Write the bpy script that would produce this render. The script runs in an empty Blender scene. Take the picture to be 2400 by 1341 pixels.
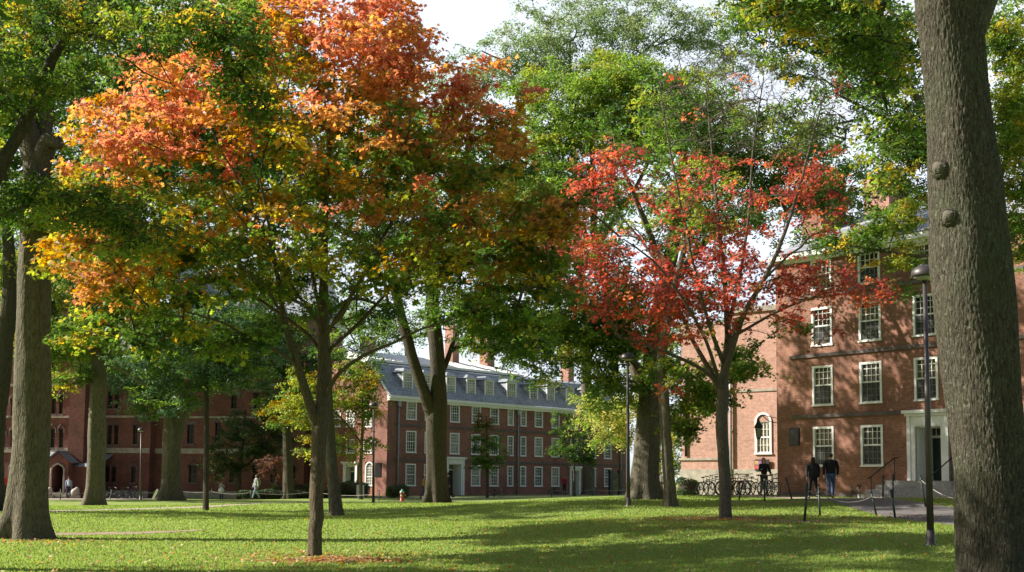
import bpy, math, random
import numpy as np
from mathutils import Vector, Matrix, noise
random.seed(7)
RNG = np.random.default_rng(11)
scene = bpy.context.scene
COL = bpy.context.collection

# ------------------------------------------------------------------ camera
F = 2900.0; PITCH = math.atan(0.09); ROLL = 0.008; EYE = 1.65
Y0 = 1128 - F * math.tan(PITCH)
cam_d = bpy.data.cameras.new('camera'); cam = bpy.data.objects.new('camera', cam_d); COL.objects.link(cam)
CM = Matrix.Translation((0, 0, EYE)) @ Matrix.Rotation(math.pi / 2 + PITCH, 4, 'X') @ Matrix.Rotation(ROLL, 4, 'Z')
cam.matrix_world = CM
cam_d.sensor_width = 36; cam_d.lens = 36 * F / 2400; cam_d.shift_y = (Y0 - 670.5) / 2400
cam_d.clip_end = 6000
scene.camera = cam
CR = CM.to_3x3()

def ray(px, py):
    return CR @ Vector(((px - 1200) / F, (Y0 - py) / F, -1))
def W(px, py, Y):
    """point at world depth Y seen at photo position px, py"""
    d = ray(px, py); t = Y / d.y
    return Vector((0, 0, EYE)) + d * t
def topx(p):
    q = CR.transposed() @ (Vector(p) - Vector((0, 0, EYE)))
    return 1200 + F * q.x / -q.z, Y0 - F * q.y / -q.z

# ------------------------------------------------------------------ ground shape
CTRL = [(738,1308,26),(62,1265,31),(1700,1222,36),(2180,1258,23.4),(1472,1172,43),(875,1180,63),(330,1172,88),
        (1510,1165,50),(1572,1195,43),(1022,1180,60),(788,1213,46),(483,1198,50),(398,1173,72),(218,1185,63),
        (600,1177,100),(1050,1173,92),(905,1160,98),(1465,1158,122),(1323,1160,118),(1550,1161,88),(1790,1166,57),
        (1823,1156,57.2),(2250,1158,46),(1930,1166,51),(300,1168,105),(100,1170,110),(620,1165,105),(942,1177,80),(1142,1162,92),
        (1346,1160,108),(1731,1178,50),(1792,1183,46),(1885,1222,34),(1922,1211,37),(2099,1222,34),(2069,1168,46),
        (1200,1341,22),(300,1341,22),(2000,1341,21.5),(1200,1235,40),(1600,1163,66)]
GP = [tuple(W(*c)) for c in CTRL] + [(0,2,0),(-12,4,0),(12,4,.1),(-60,30,0),(60,30,.6),(-60,120,-.2),(60,90,.8),(0,300,.4),(-200,200,.3),(200,200,.6),(0,-100,0),(300,0,.4),(-300,0,0)]
GP = np.array(GP)
def gz_np(x, y):
    x = np.asarray(x, float); y = np.asarray(y, float)
    num = np.zeros_like(x); den = np.zeros_like(x)
    for cx, cy, cz in GP:
        s = (3.0 + 0.02 * abs(cy)) ** 2
        w = ((x - cx) ** 2 + (y - cy) ** 2 + s) ** -1.7
        num += w * cz; den += w
    return num / den
def gz(x, y): return float(gz_np(np.array([x]), np.array([y]))[0])
def G(px, Y, py=1165):
    """ground point under photo column px at depth Y"""
    p = W(px, py, Y); return Vector((p.x, p.y, gz(p.x, p.y)))

# ------------------------------------------------------------------ object helpers
def tag(o, label=None, cat=None, group=None, kind=None):
    if label: o['label'] = label
    if cat: o['category'] = cat
    if group: o['group'] = group
    if kind: o['kind'] = kind
    return o
def empty(name, loc=(0,0,0), rz=0, label=None, cat=None, group=None):
    o = bpy.data.objects.new(name, None); COL.objects.link(o); o.location = loc; o.rotation_euler = (0, 0, rz)
    o.empty_display_size = .3
    return tag(o, label, cat, group)
def link(name, me, parent=None, loc=None, rz=None):
    o = bpy.data.objects.new(name, me); COL.objects.link(o)
    if parent: o.parent = parent
    if loc is not None: o.location = loc
    if rz is not None: o.rotation_euler = (0, 0, rz)
    return o
def copy_tree(o, parent=None):
    c = o.copy(); COL.objects.link(c)
    if parent: c.parent = parent
    for ch in [q for q in bpy.data.objects if q.parent == o]: copy_tree(ch, c)
    return c
def np_mesh(name, V, faces_flat, k, mats, colors=None, smooth=False):
    """mesh of n-gons with k corners each, from numpy arrays"""
    me = bpy.data.meshes.new(name)
    V = np.ascontiguousarray(V, dtype=np.float32); nf = len(faces_flat) // k
    me.vertices.add(len(V)); me.vertices.foreach_set('co', V.ravel())
    me.loops.add(len(faces_flat)); me.loops.foreach_set('vertex_index', np.asarray(faces_flat, dtype=np.int32))
    me.polygons.add(nf); me.polygons.foreach_set('loop_start', np.arange(0, nf * k, k, dtype=np.int32))
    if smooth: me.polygons.foreach_set('use_smooth', np.ones(nf, dtype=bool))
    for m in mats: me.materials.append(m)
    if colors is not None:
        a = me.color_attributes.new('tint', 'FLOAT_COLOR', 'POINT')
        c = np.ones((len(V), 4), dtype=np.float32); c[:, :3] = colors
        a.data.foreach_set('color', c.ravel())
    me.update(calc_edges=True)
    return me

class MB:
    """collects boxes, tubes, quads; builds ONE mesh"""
    def __init__(s): s.v = []; s.f = []; s.m = []; s.sm = []
    def add(s, vs, fs, mi=0, smooth=False):
        o = len(s.v); s.v += [tuple(v) for v in vs]
        for f in fs: s.f.append(tuple(i + o for i in f)); s.m.append(mi); s.sm.append(smooth)
        return s
    def box(s, x0, x1, y0, y1, z0, z1, mi=0):
        if x0 > x1: x0, x1 = x1, x0
        if y0 > y1: y0, y1 = y1, y0
        if z0 > z1: z0, z1 = z1, z0
        v = [(x0,y0,z0),(x1,y0,z0),(x1,y1,z0),(x0,y1,z0),(x0,y0,z1),(x1,y0,z1),(x1,y1,z1),(x0,y1,z1)]
        return s.add(v, [(0,3,2,1),(4,5,6,7),(0,1,5,4),(1,2,6,5),(2,3,7,6),(3,0,4,7)], mi)
    def tube(s, pts, rad, n=8, mi=0, cap=True, smooth=True, ell=1.0):
        pts = [Vector(p) for p in pts]; rad = rad if hasattr(rad, '__len__') else [rad] * len(pts)
        vs = []; ref = None
        for i, p in enumerate(pts):
            t = (pts[min(i+1, len(pts)-1)] - pts[max(i-1, 0)])
            if t.length < 1e-9: t = Vector((0,0,1))
            t.normalize()
            if ref is None: ref = Vector((1,0,0)) if abs(t.x) < .9 else Vector((0,1,0))
            a = (ref - t * ref.dot(t)).normalized(); b = t.cross(a); ref = a
            for k in range(n):
                th = 2 * math.pi * k / n
                vs.append(p + (a * math.cos(th) + b * math.sin(th) * ell) * rad[i])
        fs = []
        for i in range(len(pts) - 1):
            for k in range(n):
                k2 = (k + 1) % n
                fs.append((i*n+k, i*n+k2, (i+1)*n+k2, (i+1)*n+k))
        if cap:
            fs.append(tuple(range(n))[::-1]); fs.append(tuple(range((len(pts)-1)*n, len(pts)*n)))
        return s.add(vs, fs, mi, smooth)
    def lathe(s, prof, n=16, c=(0,0,0), mi=0, smooth=True):
        vs = []; fs = []
        for r, z in prof:
            for k in range(n):
                th = 2 * math.pi * k / n; vs.append((c[0] + r*math.cos(th), c[1] + r*math.sin(th), c[2] + z))
        for i in range(len(prof)-1):
            for k in range(n):
                k2 = (k+1) % n; fs.append((i*n+k, i*n+k2, (i+1)*n+k2, (i+1)*n+k))
        fs.append(tuple(range(n))[::-1]); fs.append(tuple(range((len(prof)-1)*n, len(prof)*n)))
        return s.add(vs, fs, mi, smooth)
    def ball(s, c, r, n=10, mi=0):
        if not hasattr(r, '__len__'): r = (r, r, r)
        vs = []; fs = []; m = n // 2 + 1
        for i in range(m + 1):
            ph = math.pi * i / m
            for k in range(n):
                th = 2*math.pi*k/n
                vs.append((c[0]+r[0]*math.sin(ph)*math.cos(th), c[1]+r[1]*math.sin(ph)*math.sin(th), c[2]+r[2]*math.cos(ph)))
        for i in range(m):
            for k in range(n):
                k2 = (k+1) % n; fs.append((i*n+k, (i+1)*n+k, (i+1)*n+k2, i*n+k2))
        return s.add(vs, fs, mi, True)
    def torus(s, c, R, r, axis='y', n=28, k=6, mi=0):
        pts = []
        for i in range(n + 1):
            th = 2*math.pi*i/n; pts.append((c[0]+R*math.cos(th), c[1], c[2]+R*math.sin(th)))
        return s.tube(pts, r, k, mi, cap=False)
    def mesh(s, name, mats):
        me = bpy.data.meshes.new(name); me.from_pydata(s.v, [], s.f)
        for m in (mats if isinstance(mats, (list, tuple)) else [mats]): me.materials.append(m)
        me.polygons.foreach_set('material_index', s.m); me.polygons.foreach_set('use_smooth', s.sm)
        me.update(); return me
    def build(s, name, mats, parent=None, loc=None, rz=None):
        return link(name, s.mesh(name, mats), parent, loc, rz)

# ------------------------------------------------------------------ materials
def node_mat(name):
    m = bpy.data.materials.new(name); m.use_nodes = True; nt = m.node_tree
    return m, nt, nt.nodes['Principled BSDF'], nt.nodes['Material Output']
def N(nt, typ, **kw):
    n = nt.nodes.new(typ)
    for k, v in kw.items():
        if k in n.inputs: n.inputs[k].default_value = v
        else: setattr(n, k, v)
    return n
def ramp(nt, src, stops):
    r = nt.nodes.new('ShaderNodeValToRGB'); nt.links.new(src, r.inputs[0]); e = r.color_ramp.elements
    while len(e) < len(stops): e.new(.5)
    for el, (p, c) in zip(e, stops): el.position = p; el.color = (*c, 1)
    return r.outputs[0]
def mixc(nt, fac, a, b, mode='MIX'):
    m = nt.nodes.new('ShaderNodeMix'); m.data_type = 'RGBA'; m.blend_type = mode
    for sock, v in ((m.inputs[0], fac), (m.inputs[6], a), (m.inputs[7], b)):
        if hasattr(v, 'links') or isinstance(v, bpy.types.NodeSocket): nt.links.new(v, sock)
        else: sock.default_value = v if not isinstance(v, tuple) else (*v[:3], 1)
    return m.outputs[2]
def coords(nt, scale=(1,1,1), kind='Object', loc=(0,0,0)):
    t = nt.nodes.new('ShaderNodeTexCoord'); mp = nt.nodes.new('ShaderNodeMapping')
    mp.inputs['Scale'].default_value = scale; mp.inputs['Location'].default_value = loc
    nt.links.new(t.outputs[kind], mp.inputs[0]); return mp.outputs[0]
def bump(nt, b, h, strength=.4, dist=.02):
    n = N(nt, 'ShaderNodeBump'); n.inputs['Strength'].default_value = strength; n.inputs['Distance'].default_value = dist
    nt.links.new(h, n.inputs['Height']); nt.links.new(n.outputs[0], b.inputs['Normal'])
def noise_t(nt, vec, scale, detail=4, rough=.6):
    n = N(nt, 'ShaderNodeTexNoise'); n.inputs['Scale'].default_value = scale; n.inputs['Detail'].default_value = detail
    n.inputs['Roughness'].default_value = rough; nt.links.new(vec, n.inputs['Vector']); return n.outputs['Fac']
def plain(name, col, rough=.6, metal=0, var=.25, nscale=6, bmp=0, spec=None):
    m, nt, b, o = node_mat(name); v = coords(nt); n = noise_t(nt, v, nscale)
    lo = tuple(c * (1 - var) for c in col); hi = tuple(min(1, c * (1 + var)) for c in col)
    nt.links.new(ramp(nt, n, [(.3, lo), (.7, hi)]), b.inputs['Base Color'])
    b.inputs['Roughness'].default_value = rough; b.inputs['Metallic'].default_value = metal
    if spec is not None: b.inputs['Specular IOR Level'].default_value = spec
    if bmp: bump(nt, b, noise_t(nt, v, nscale * 6), bmp)
    return m
def brick(name, c1, c2, mortar, bw=.21, bh=.075, dirt=.6):
    m, nt, b, o = node_mat(name)
    t = nt.nodes.new('ShaderNodeTexCoord'); sx = nt.nodes.new('ShaderNodeSeparateXYZ'); nt.links.new(t.outputs['Object'], sx.inputs[0])
    ad = N(nt, 'ShaderNodeMath', operation='ADD'); nt.links.new(sx.outputs[0], ad.inputs[0]); nt.links.new(sx.outputs[1], ad.inputs[1])
    cb = nt.nodes.new('ShaderNodeCombineXYZ'); nt.links.new(ad.outputs[0], cb.inputs[0]); nt.links.new(sx.outputs[2], cb.inputs[1])
    br = nt.nodes.new('ShaderNodeTexBrick'); nt.links.new(cb.outputs[0], br.inputs['Vector'])
    br.inputs['Scale'].default_value = 1; br.inputs['Brick Width'].default_value = bw; br.inputs['Row Height'].default_value = bh
    br.inputs['Mortar Size'].default_value = .007; br.inputs['Mortar Smooth'].default_value = .3; br.inputs['Bias'].default_value = -.1
    br.inputs['Color1'].default_value = (*c1, 1); br.inputs['Color2'].default_value = (*c2, 1); br.inputs['Mortar'].default_value = (*mortar, 1)
    n = noise_t(nt, t.outputs['Object'], 5.5, 6, .75)
    n2 = noise_t(nt, t.outputs['Object'], .5, 4, .6)
    c = mixc(nt, .8, br.outputs['Color'], ramp(nt, n, [(.25, (.5,.5,.5)), (.5, (1,1,1)), (.8, (1.5,1.45,1.4))]), 'MULTIPLY')
    c = mixc(nt, dirt, c, ramp(nt, n2, [(.3, (.4,.38,.4)), (.6, (1.15,1.1,1.1))]), 'MULTIPLY')
    nt.links.new(c, b.inputs['Base Color']); b.inputs['Roughness'].default_value = .9
    bump(nt, b, br.outputs['Fac'], -.35, .01)
    return m
def bark(name, dark, light, sx=9, sz=1.6, green=.3, bs=.9, lichen=.25):
    m, nt, b, o = node_mat(name)
    v = coords(nt, (sx, sx, sz)); v1 = coords(nt)
    vo = N(nt, 'ShaderNodeTexVoronoi', feature='DISTANCE_TO_EDGE'); vo.inputs['Scale'].default_value = 2.2
    wv = noise_t(nt, v, 1.2, 3)
    ad = N(nt, 'ShaderNodeVectorMath', operation='ADD'); nt.links.new(v, ad.inputs[0])
    sc = N(nt, 'ShaderNodeVectorMath', operation='SCALE'); nt.links.new(wv, sc.inputs[0]); sc.inputs['Scale'].default_value = 1.2
    nt.links.new(sc.outputs[0], ad.inputs[1]); nt.links.new(ad.outputs[0], vo.inputs['Vector'])
    n = noise_t(nt, v, 3.5, 6, .7)
    mul = N(nt, 'ShaderNodeMath', operation='MULTIPLY_ADD'); nt.links.new(vo.outputs['Distance'], mul.inputs[0]); mul.inputs[1].default_value = 1.3
    nt.links.new(n, mul.inputs[2])
    c = ramp(nt, mul.outputs[0], [(.32, dark), (.62, light), (1, tuple(x * 1.25 for x in light))])
    n3 = noise_t(nt, v1, 1.3, 5, .65)
    c = mixc(nt, ramp(nt, n3, [(.5, (0,0,0)), (.72, (green,)*3)]), c, (.075, .10, .05))
    n4 = noise_t(nt, v1, 22, 3, .6)
    c = mixc(nt, ramp(nt, n4, [(.60, (0,0,0)), (.68, (lichen,)*3)]), c, (.20,.23,.17))
    nt.links.new(c, b.inputs['Base Color']); b.inputs['Roughness'].default_value = .95; b.inputs['Specular IOR Level'].default_value = .2
    bump(nt, b, mul.outputs[0], bs, .035)
    return m
def leaf_mat(name, trans=.5, gloss=.25):
    m, nt, b, o = node_mat(name)
    a = N(nt, 'ShaderNodeVertexColor', layer_name='tint')
    b.inputs['Roughness'].default_value = .45; b.inputs['Specular IOR Level'].default_value = gloss
    nt.links.new(a.outputs['Color'], b.inputs['Base Color'])
    tr = nt.nodes.new('ShaderNodeBsdfTranslucent'); mx = nt.nodes.new('ShaderNodeMixShader'); mx.inputs[0].default_value = trans
    hs = N(nt, 'ShaderNodeHueSaturation'); hs.inputs['Saturation'].default_value = 1.1; hs.inputs['Value'].default_value = 1.5
    nt.links.new(a.outputs['Color'], hs.inputs['Color']); nt.links.new(hs.outputs[0], tr.inputs['Color'])
    nt.links.new(b.outputs[0], mx.inputs[1]); nt.links.new(tr.outputs[0], mx.inputs[2]); nt.links.new(mx.outputs[0], o.inputs['Surface'])
    return m
M = {}
M['brick'] = brick('weathered_red_brick', (.235,.088,.062), (.31,.125,.088), (.27,.2,.165))
M['brick_r'] = brick('brown_red_brick', (.225,.092,.056), (.31,.135,.082), (.27,.21,.17))
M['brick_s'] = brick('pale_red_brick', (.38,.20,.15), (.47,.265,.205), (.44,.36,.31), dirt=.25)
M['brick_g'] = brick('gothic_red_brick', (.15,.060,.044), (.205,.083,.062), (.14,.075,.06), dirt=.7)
M['white'] = plain('white_paint', (.82,.82,.79), .5, var=.06)
M['stone'] = plain('grey_sandstone', (.33,.30,.25), .9, var=.3, nscale=2.5, bmp=.3)
M['stone_dark'] = plain('dark_brownstone', (.13,.10,.095), .85, var=.25, nscale=3)
M['granite'] = plain('granite', (.36,.35,.33), .8, var=.3, nscale=12, bmp=.2)
M['green_paint'] = plain('dark_green_paint', (.012,.035,.028), .4, var=.15)
M['post_green'] = plain('dark_green_iron', (.02,.04,.032), .5, var=.25)
M['iron'] = plain('dark_iron', (.035,.03,.03), .5, metal=.4, var=.2)
M['lamp_metal'] = plain('bronze_lamp_metal', (.075,.065,.065), .45, metal=.5, var=.15)
M['lead'] = plain('weathered_lead', (.30,.33,.36), .6, metal=.2, var=.25)
M['rope'] = plain('weathered_rope', (.27,.25,.22), .9, var=.2, nscale=40)
M['concrete'] = plain('pale_concrete', (.40,.37,.33), .9, var=.25, nscale=3, bmp=.2)
M['bronze'] = plain('dark_bronze_plaque', (.02,.022,.025), .35, metal=.5)
M['chimney'] = brick('chimney_brick', (.36,.17,.12), (.44,.21,.15), (.36,.28,.24))

def slate():
    m, nt, b, o = node_mat('grey_slate')
    t = nt.nodes.new('ShaderNodeTexCoord'); sx = nt.nodes.new('ShaderNodeSeparateXYZ'); nt.links.new(t.outputs['Object'], sx.inputs[0])
    ad = N(nt, 'ShaderNodeMath', operation='ADD'); nt.links.new(sx.outputs[0], ad.inputs[0]); ad.inputs[1].default_value = 0
    cb = nt.nodes.new('ShaderNodeCombineXYZ'); nt.links.new(ad.outputs[0], cb.inputs[0]); nt.links.new(sx.outputs[2], cb.inputs[1])
    br = nt.nodes.new('ShaderNodeTexBrick'); nt.links.new(cb.outputs[0], br.inputs['Vector'])
    br.inputs['Scale'].default_value = 1; br.inputs['Brick Width'].default_value = .3; br.inputs['Row Height'].default_value = .16; br.inputs['Mortar Size'].default_value = .008
    br.inputs['Color1'].default_value = (.28,.30,.345,1); br.inputs['Color2'].default_value = (.40,.42,.47,1); br.inputs['Mortar'].default_value = (.06,.07,.09,1)
    n = noise_t(nt, t.outputs['Object'], 1.5, 5)
    c = mixc(nt, .6, br.outputs['Color'], ramp(nt, n, [(.3, (.55,.55,.55)), (.7, (1.3,1.3,1.3))]), 'MULTIPLY')
    nt.links.new(c, b.inputs['Base Color']); b.inputs['Roughness'].default_value = .55
    bump(nt, b, br.outputs['Fac'], -.4, .01); return m
M['slate'] = slate()

def glass(name, col, rough=.06):
    m, nt, b, o = node_mat(name); v = coords(nt)
    n = noise_t(nt, v, 1.7, 2); nt.links.new(ramp(nt, n, [(.35, tuple(c * .5 for c in col)), (.65, tuple(c * 1.6 for c in col))]), b.inputs['Base Color'])
    b.inputs['Roughness'].default_value = rough; b.inputs['Specular IOR Level'].default_value = .5; b.inputs['IOR'].default_value = 1.45
    bump(nt, b, noise_t(nt, v, 2.5, 2), .08, .03)
    return m
M['glass'] = glass('old_window_glass', (.022,.026,.02))
M['glass_blind'] = glass('glass_over_pale_blind', (.30,.29,.22), .15)
M['glass_warm'] = glass('glass_warm_reflection', (.10,.085,.045), .1)  # yellowish reflection of the trees put into the pane's base colour
M['bark_maple'] = bark('maple_bark', (.035,.027,.018), (.125,.097,.065), 10, 2.0, .25)
M['bark_grey'] = bark('grey_furrowed_bark', (.025,.021,.015), (.135,.118,.085), 7, 1.3, .45)
M['bark_twig'] = bark('grey_maple_bark', (.032,.026,.020), (.135,.115,.090), 11, 2.2, .15)
M['bark_oak'] = bark('old_oak_bark', (.010,.009,.006), (.078,.070,.050), 11, 2.4, .5, 1.0, .5)
M['screen'] = None
M['bark_dark'] = bark('dark_bark', (.022,.018,.014), (.08,.068,.05), 8, 1.5, .2)
M['leaf'] = leaf_mat('leaf_tissue')
M['leaf_thin'] = leaf_mat('autumn_leaf_tissue', .58, .3)
# ------------------------------------------------------------------ lawn, paths, litter
def lawn_mat():
    m, nt, b, o = node_mat('mown_grass'); v = coords(nt)
    n1 = noise_t(nt, v, .35, 5, .6); n2 = noise_t(nt, v, 9, 4, .7); n3 = noise_t(nt, v, 2.2, 3)
    c = ramp(nt, n1, [(.3, (.18,.255,.055)), (.5, (.22,.295,.07)), (.7, (.28,.325,.10))])
    c = mixc(nt, .8, c, ramp(nt, n2, [(.25, (.7,.7,.7)), (.55, (1.02,1.02,1.02)), (.8, (1.25,1.22,1.15))]), 'MULTIPLY')
    c = mixc(nt, ramp(nt, n3, [(.55, (0,0,0)), (.8, (.35,.35,.35))]), c, (.20,.17,.08))
    nt.links.new(c, b.inputs['Base Color']); b.inputs['Roughness'].default_value = .8; b.inputs['Specular IOR Level'].default_value = .15
    bump(nt, b, n2, .6, .04); return m
def axis(lo, hi, step, far):
    a = list(np.arange(lo, hi, step)); s = step; x = hi
    while x < far: a.append(x); s *= 1.35; x += s
    a.append(far); s = step; x = lo - s; pre = []
    while x > -far: pre.append(x); s *= 1.35; x -= s
    pre.append(-far); return np.array(pre[::-1] + a)
xs = axis(-45, 45, .8, 2500); ys = axis(0, 130, .8, 2500)
X, Y = np.meshgrid(xs, ys); Z = gz_np(X.ravel(), Y.ravel())
V = np.stack([X.ravel(), Y.ravel(), Z], 1); nx = len(xs); ny = len(ys)
i = np.arange(nx - 1)[None, :] + nx * np.arange(ny - 1)[:, None]; i = i.ravel()
Fc = np.stack([i, i + 1, i + nx + 1, i + nx], 1).ravel()
lawn = link('lawn', np_mesh('lawn', V, Fc, 4, [lawn_mat()], smooth=True)); tag(lawn, kind='structure')

RIB = []
def ribbon(name, left, right, mat, dz=.02, n=40, m=6, label=None):
    RIB.append((left, right))
    """surface between two ground polylines given as (px,Y) lists"""
    def samp(pl):
        P = np.array([tuple(G(a, b))[:2] for a, b in pl]); L = np.r_[0, np.cumsum(np.hypot(*np.diff(P, axis=0).T))]
        t = np.linspace(0, L[-1], n); return np.stack([np.interp(t, L, P[:, 0]), np.interp(t, L, P[:, 1])], 1)
    A = samp(left); B = samp(right); u = np.linspace(0, 1, m)[None, :, None]
    P = A[:, None, :] * (1 - u) + B[:, None, :] * u; P = P.reshape(-1, 2)
    z = gz_np(P[:, 0], P[:, 1]) + dz
    V = np.column_stack([P, z]); i = (np.arange(m - 1)[None, :] + m * np.arange(n - 1)[:, None]).ravel()
    Fc = np.stack([i, i + 1, i + m + 1, i + m], 1).ravel()
    o = link(name, np_mesh(name, V, Fc, 4, [mat], smooth=True)); tag(o, kind='structure'); return o
def yground(px, py):
    """depth Y of the ground seen at px, py"""
    lo = 14.0
    for Yt in np.arange(15, 160, .5):
        p = W(px, py, Yt)
        if gz(p.x, p.y) > p.z: return Yt
    return 150.
def asphalt():
    m, nt, b, o = node_mat('worn_asphalt'); v = coords(nt); n = noise_t(nt, v, 30, 4); n2 = noise_t(nt, v, .6, 4)
    c = ramp(nt, n, [(.3, (.10,.095,.095)), (.7, (.165,.155,.15))]); c = mixc(nt, .6, c, ramp(nt, n2, [(.3, (.7,.7,.7)), (.7, (1.25,1.2,1.2))]), 'MULTIPLY')
    nt.links.new(c, b.inputs['Base Color']); b.inputs['Roughness'].default_value = .9; bump(nt, b, n, .3, .01); return m
M['asphalt'] = asphalt()
M['dirt'] = plain('trodden_earth', (.26,.19,.13), .95, var=.3, nscale=2, bmp=.3)
M['paving'] = plain('pale_pink_paving', (.36,.29,.25), .9, var=.2, nscale=3, bmp=.1)
# diagonal asphalt path on the right, walk along the right building, plaza at the left, worn tracks
ribbon('path', [(1905,51),(1960,44),(2040,39),(2140,34),(2290,29.5),(2420,27)], [(2075,51),(2080,46),(2150,43),(2270,39.5),(2420,37),(2560,35)], M['asphalt'], .02)
ribbon('walk', [(1560,62),(1700,57),(1850,51),(2100,46.3),(2300,44)], [(1560,66),(1700,61),(1836,54.3),(2100,48.2),(2300,46)], M['paving'], .026)
ribbon('plaza', [(-300,78),(0,80),(180,84),(420,96)], [(-300,105),(0,112),(180,112),(420,108)], M['paving'], .02)
ribbon('track', [(1700,46.5),(1790,46.2),(1870,46),(1960,45)], [(1700,47.3),(1790,47.4),(1870,47.2),(1960,46)], M['dirt'], .014)
ribbon('dirt_track', [(1735,33.4),(1800,33.2),(1870,33),(1950,33.4),(2010,34.2)], [(1735,34),(1800,34.2),(1870,34.2),(1950,34.1),(2010,34.6)], M['dirt'], .014)
ribbon('worn_track', [(60,32.6),(200,32.8),(330,33.2),(480,34.4)], [(60,33.4),(200,34.1),(330,34.3),(480,34.9)], M['dirt'], .014)
ribbon('footpath', [(60,45),(250,48.5),(450,53),(620,59),(740,64)], [(60,46.6),(250,50.4),(450,55.2),(620,61.5),(740,67)], M['paving'], .014)
ribbon('front_path', [(880,93),(1100,92),(1250,99),(1420,112)], [(880,95),(1100,95),(1250,102),(1420,116)], M['paving'], .014)

# grass blades over the near lawn (uncountable)
def scatter(n, y0, y1, pxa=-60, pxb=2460, power=1.0):
    """ground points spread evenly over the part of the lawn in front of the camera"""
    Yv = np.sqrt(RNG.uniform(y0 ** 2, y1 ** 2, n)) if power == 1 else y0 * (y1 / y0) ** RNG.uniform(0, 1, n)
    x = (RNG.uniform(pxa, pxb, n) - 1200) / F * Yv
    return x, Yv
def in_path(x, y):
    pxv = 1200 + F * x / y
    m = (pxv > 1905) & (y > np.interp(pxv, [1905,1960,2040,2140,2290,2420], [51,44,39,34,29.5,27])) & (y < np.interp(pxv, [1905,2075,2080,2150,2270,2420], [52,51,46,43,39.5,37]))
    for L, R_ in RIB[1:]:
        lx = [q[0] for q in L]; rx_ = [q[0] for q in R_]
        m |= (pxv > lx[0]) & (pxv < lx[-1]) & (y > np.interp(pxv, lx, [q[1] for q in L]) + .1) & (y < np.interp(pxv, rx_, [q[1] for q in R_]) - .1)
    return m
x, y = scatter(260000, 18, 60, power=2); k = ~in_path(x, y); x = x[k]; y = y[k]; n = len(x)
z = gz_np(x, y); h = RNG.uniform(.018, .042, n) * (1 + y / 90); wd = RNG.uniform(.006, .012, n) * (1 + y / 22); th = RNG.uniform(0, math.pi, n)
lean = RNG.normal(0, .012, (n, 2))
A = np.stack([x - np.cos(th)*wd, y - np.sin(th)*wd, z - .005], 1); B = np.stack([x + np.cos(th)*wd, y + np.sin(th)*wd, z - .005], 1); C = np.stack([x + lean[:,0], y + lean[:,1], z + h], 1)
V = np.stack([A, B, C], 1).reshape(-1, 3)
g = RNG.uniform(0, 1, (n, 1)); col = (1 - g) * np.array([.195,.275,.06]) + g * np.array([.26,.335,.09]); dry = RNG.uniform(0, 1, n) < .02; col[dry] = (.34,.28,.14)
col = np.repeat(col, 3, 0)
grass = link('grass', np_mesh('grass', V, np.arange(n * 3), 3, [M['leaf']], col)); tag(grass, 'short mown green grass of the sunlit and shaded lawn', 'grass', kind='stuff')

# fallen leaves
def star(k=5, inner=.45):
    p = []
    for i in range(2 * k):
        a = math.pi * i / k; r = 1 if i % 2 == 0 else inner; p.append((r * math.cos(a), r * math.sin(a), .12 * (i % 2)))
    return np.array(p)
MAPLE = np.array([(-.75,0,0),(-.30,.28,.05),(-.45,.72,-.08),(.0,.42,.06),(.30,.78,-.1),(.38,.30,.04),(1.0,0,-.12),(.38,-.30,.04),(.30,-.78,-.1),(.0,-.42,.06),(-.45,-.72,-.08),(-.30,-.28,.05)])
OVAL = np.array([(-.9,0,0),(-.1,.42,.08),(1.0,0,-.1),(-.1,-.42,.08)])
OAK = np.array([(-.9,0,0),(-.3,.38,.06),(.1,.2,.0),(.4,.42,-.04),(1.0,0,-.1),(.4,-.42,-.04),(.1,-.2,.0),(-.3,-.38,.06)])
def leaves_mesh(name, P, Nn, size, cols, shape, mat):
    n = len(P); Nn = Nn / np.linalg.norm(Nn, axis=1, keepdims=True)
    r = RNG.normal(size=(n, 3)); U = r - Nn * np.sum(r * Nn, 1, keepdims=True); U /= np.linalg.norm(U, axis=1, keepdims=True)
    Vv = np.cross(Nn, U); s = size[:, None, None]; k = len(shape)
    T = shape[None]; V = P[:, None, :] + s * (T[:, :, 0:1] * U[:, None, :] + T[:, :, 1:2] * Vv[:, None, :] + T[:, :, 2:3] * Nn[:, None, :])
    return np_mesh(name, V.reshape(-1, 3), np.arange(n * k), k, [mat], np.repeat(cols, k, 0))
LX, LY = [], []
def ringleaf(px, Y, n, sx, sy):
    c = G(px, Y); LX.append(c.x + RNG.normal(0, sx, n)); LY.append(c.y + RNG.normal(0, sy, n))
ringleaf(785, 24.4, 1100, .7, .45); ringleaf(740, 26, 300, 1.3, .9); ringleaf(1690, 35.5, 900, .9, .6); ringleaf(1690, 33, 700, 3.0, 3)
ringleaf(2190, 24, 160, 1.8, 2); ringleaf(60, 29.5, 260, 1.4, .7); ringleaf(1500, 28, 700, 5, 5); ringleaf(2000, 36, 350, 3, 1.4); ringleaf(900, 23, 400, 3, 2); ringleaf(200, 25, 260, 3, 3)
x, y = scatter(1300, 18, 70, power=2); LX.append(x); LY.append(y)
x = np.concatenate(LX); y = np.concatenate(LY); k = y > 16; x = x[k]; y = y[k]; n = len(x); z = gz_np(x, y) + .03 + RNG.uniform(0, .025, n)
Nn = np.column_stack([RNG.normal(0, .45, (n, 2)), np.ones(n)])
pal = np.array([(.50,.27,.15),(.40,.17,.09),(.34,.12,.08),(.52,.38,.22),(.30,.18,.09),(.60,.50,.35),(.55,.30,.06)])
cols = pal[RNG.integers(0, len(pal), n)] * RNG.uniform(.6, 1.1, (n, 1))
litter = link('fallen_leaves', leaves_mesh('fallen_leaves', np.column_stack([x, y, z]), Nn, RNG.uniform(.03, .05, n), cols, MAPLE, M['leaf_thin']))
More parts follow.
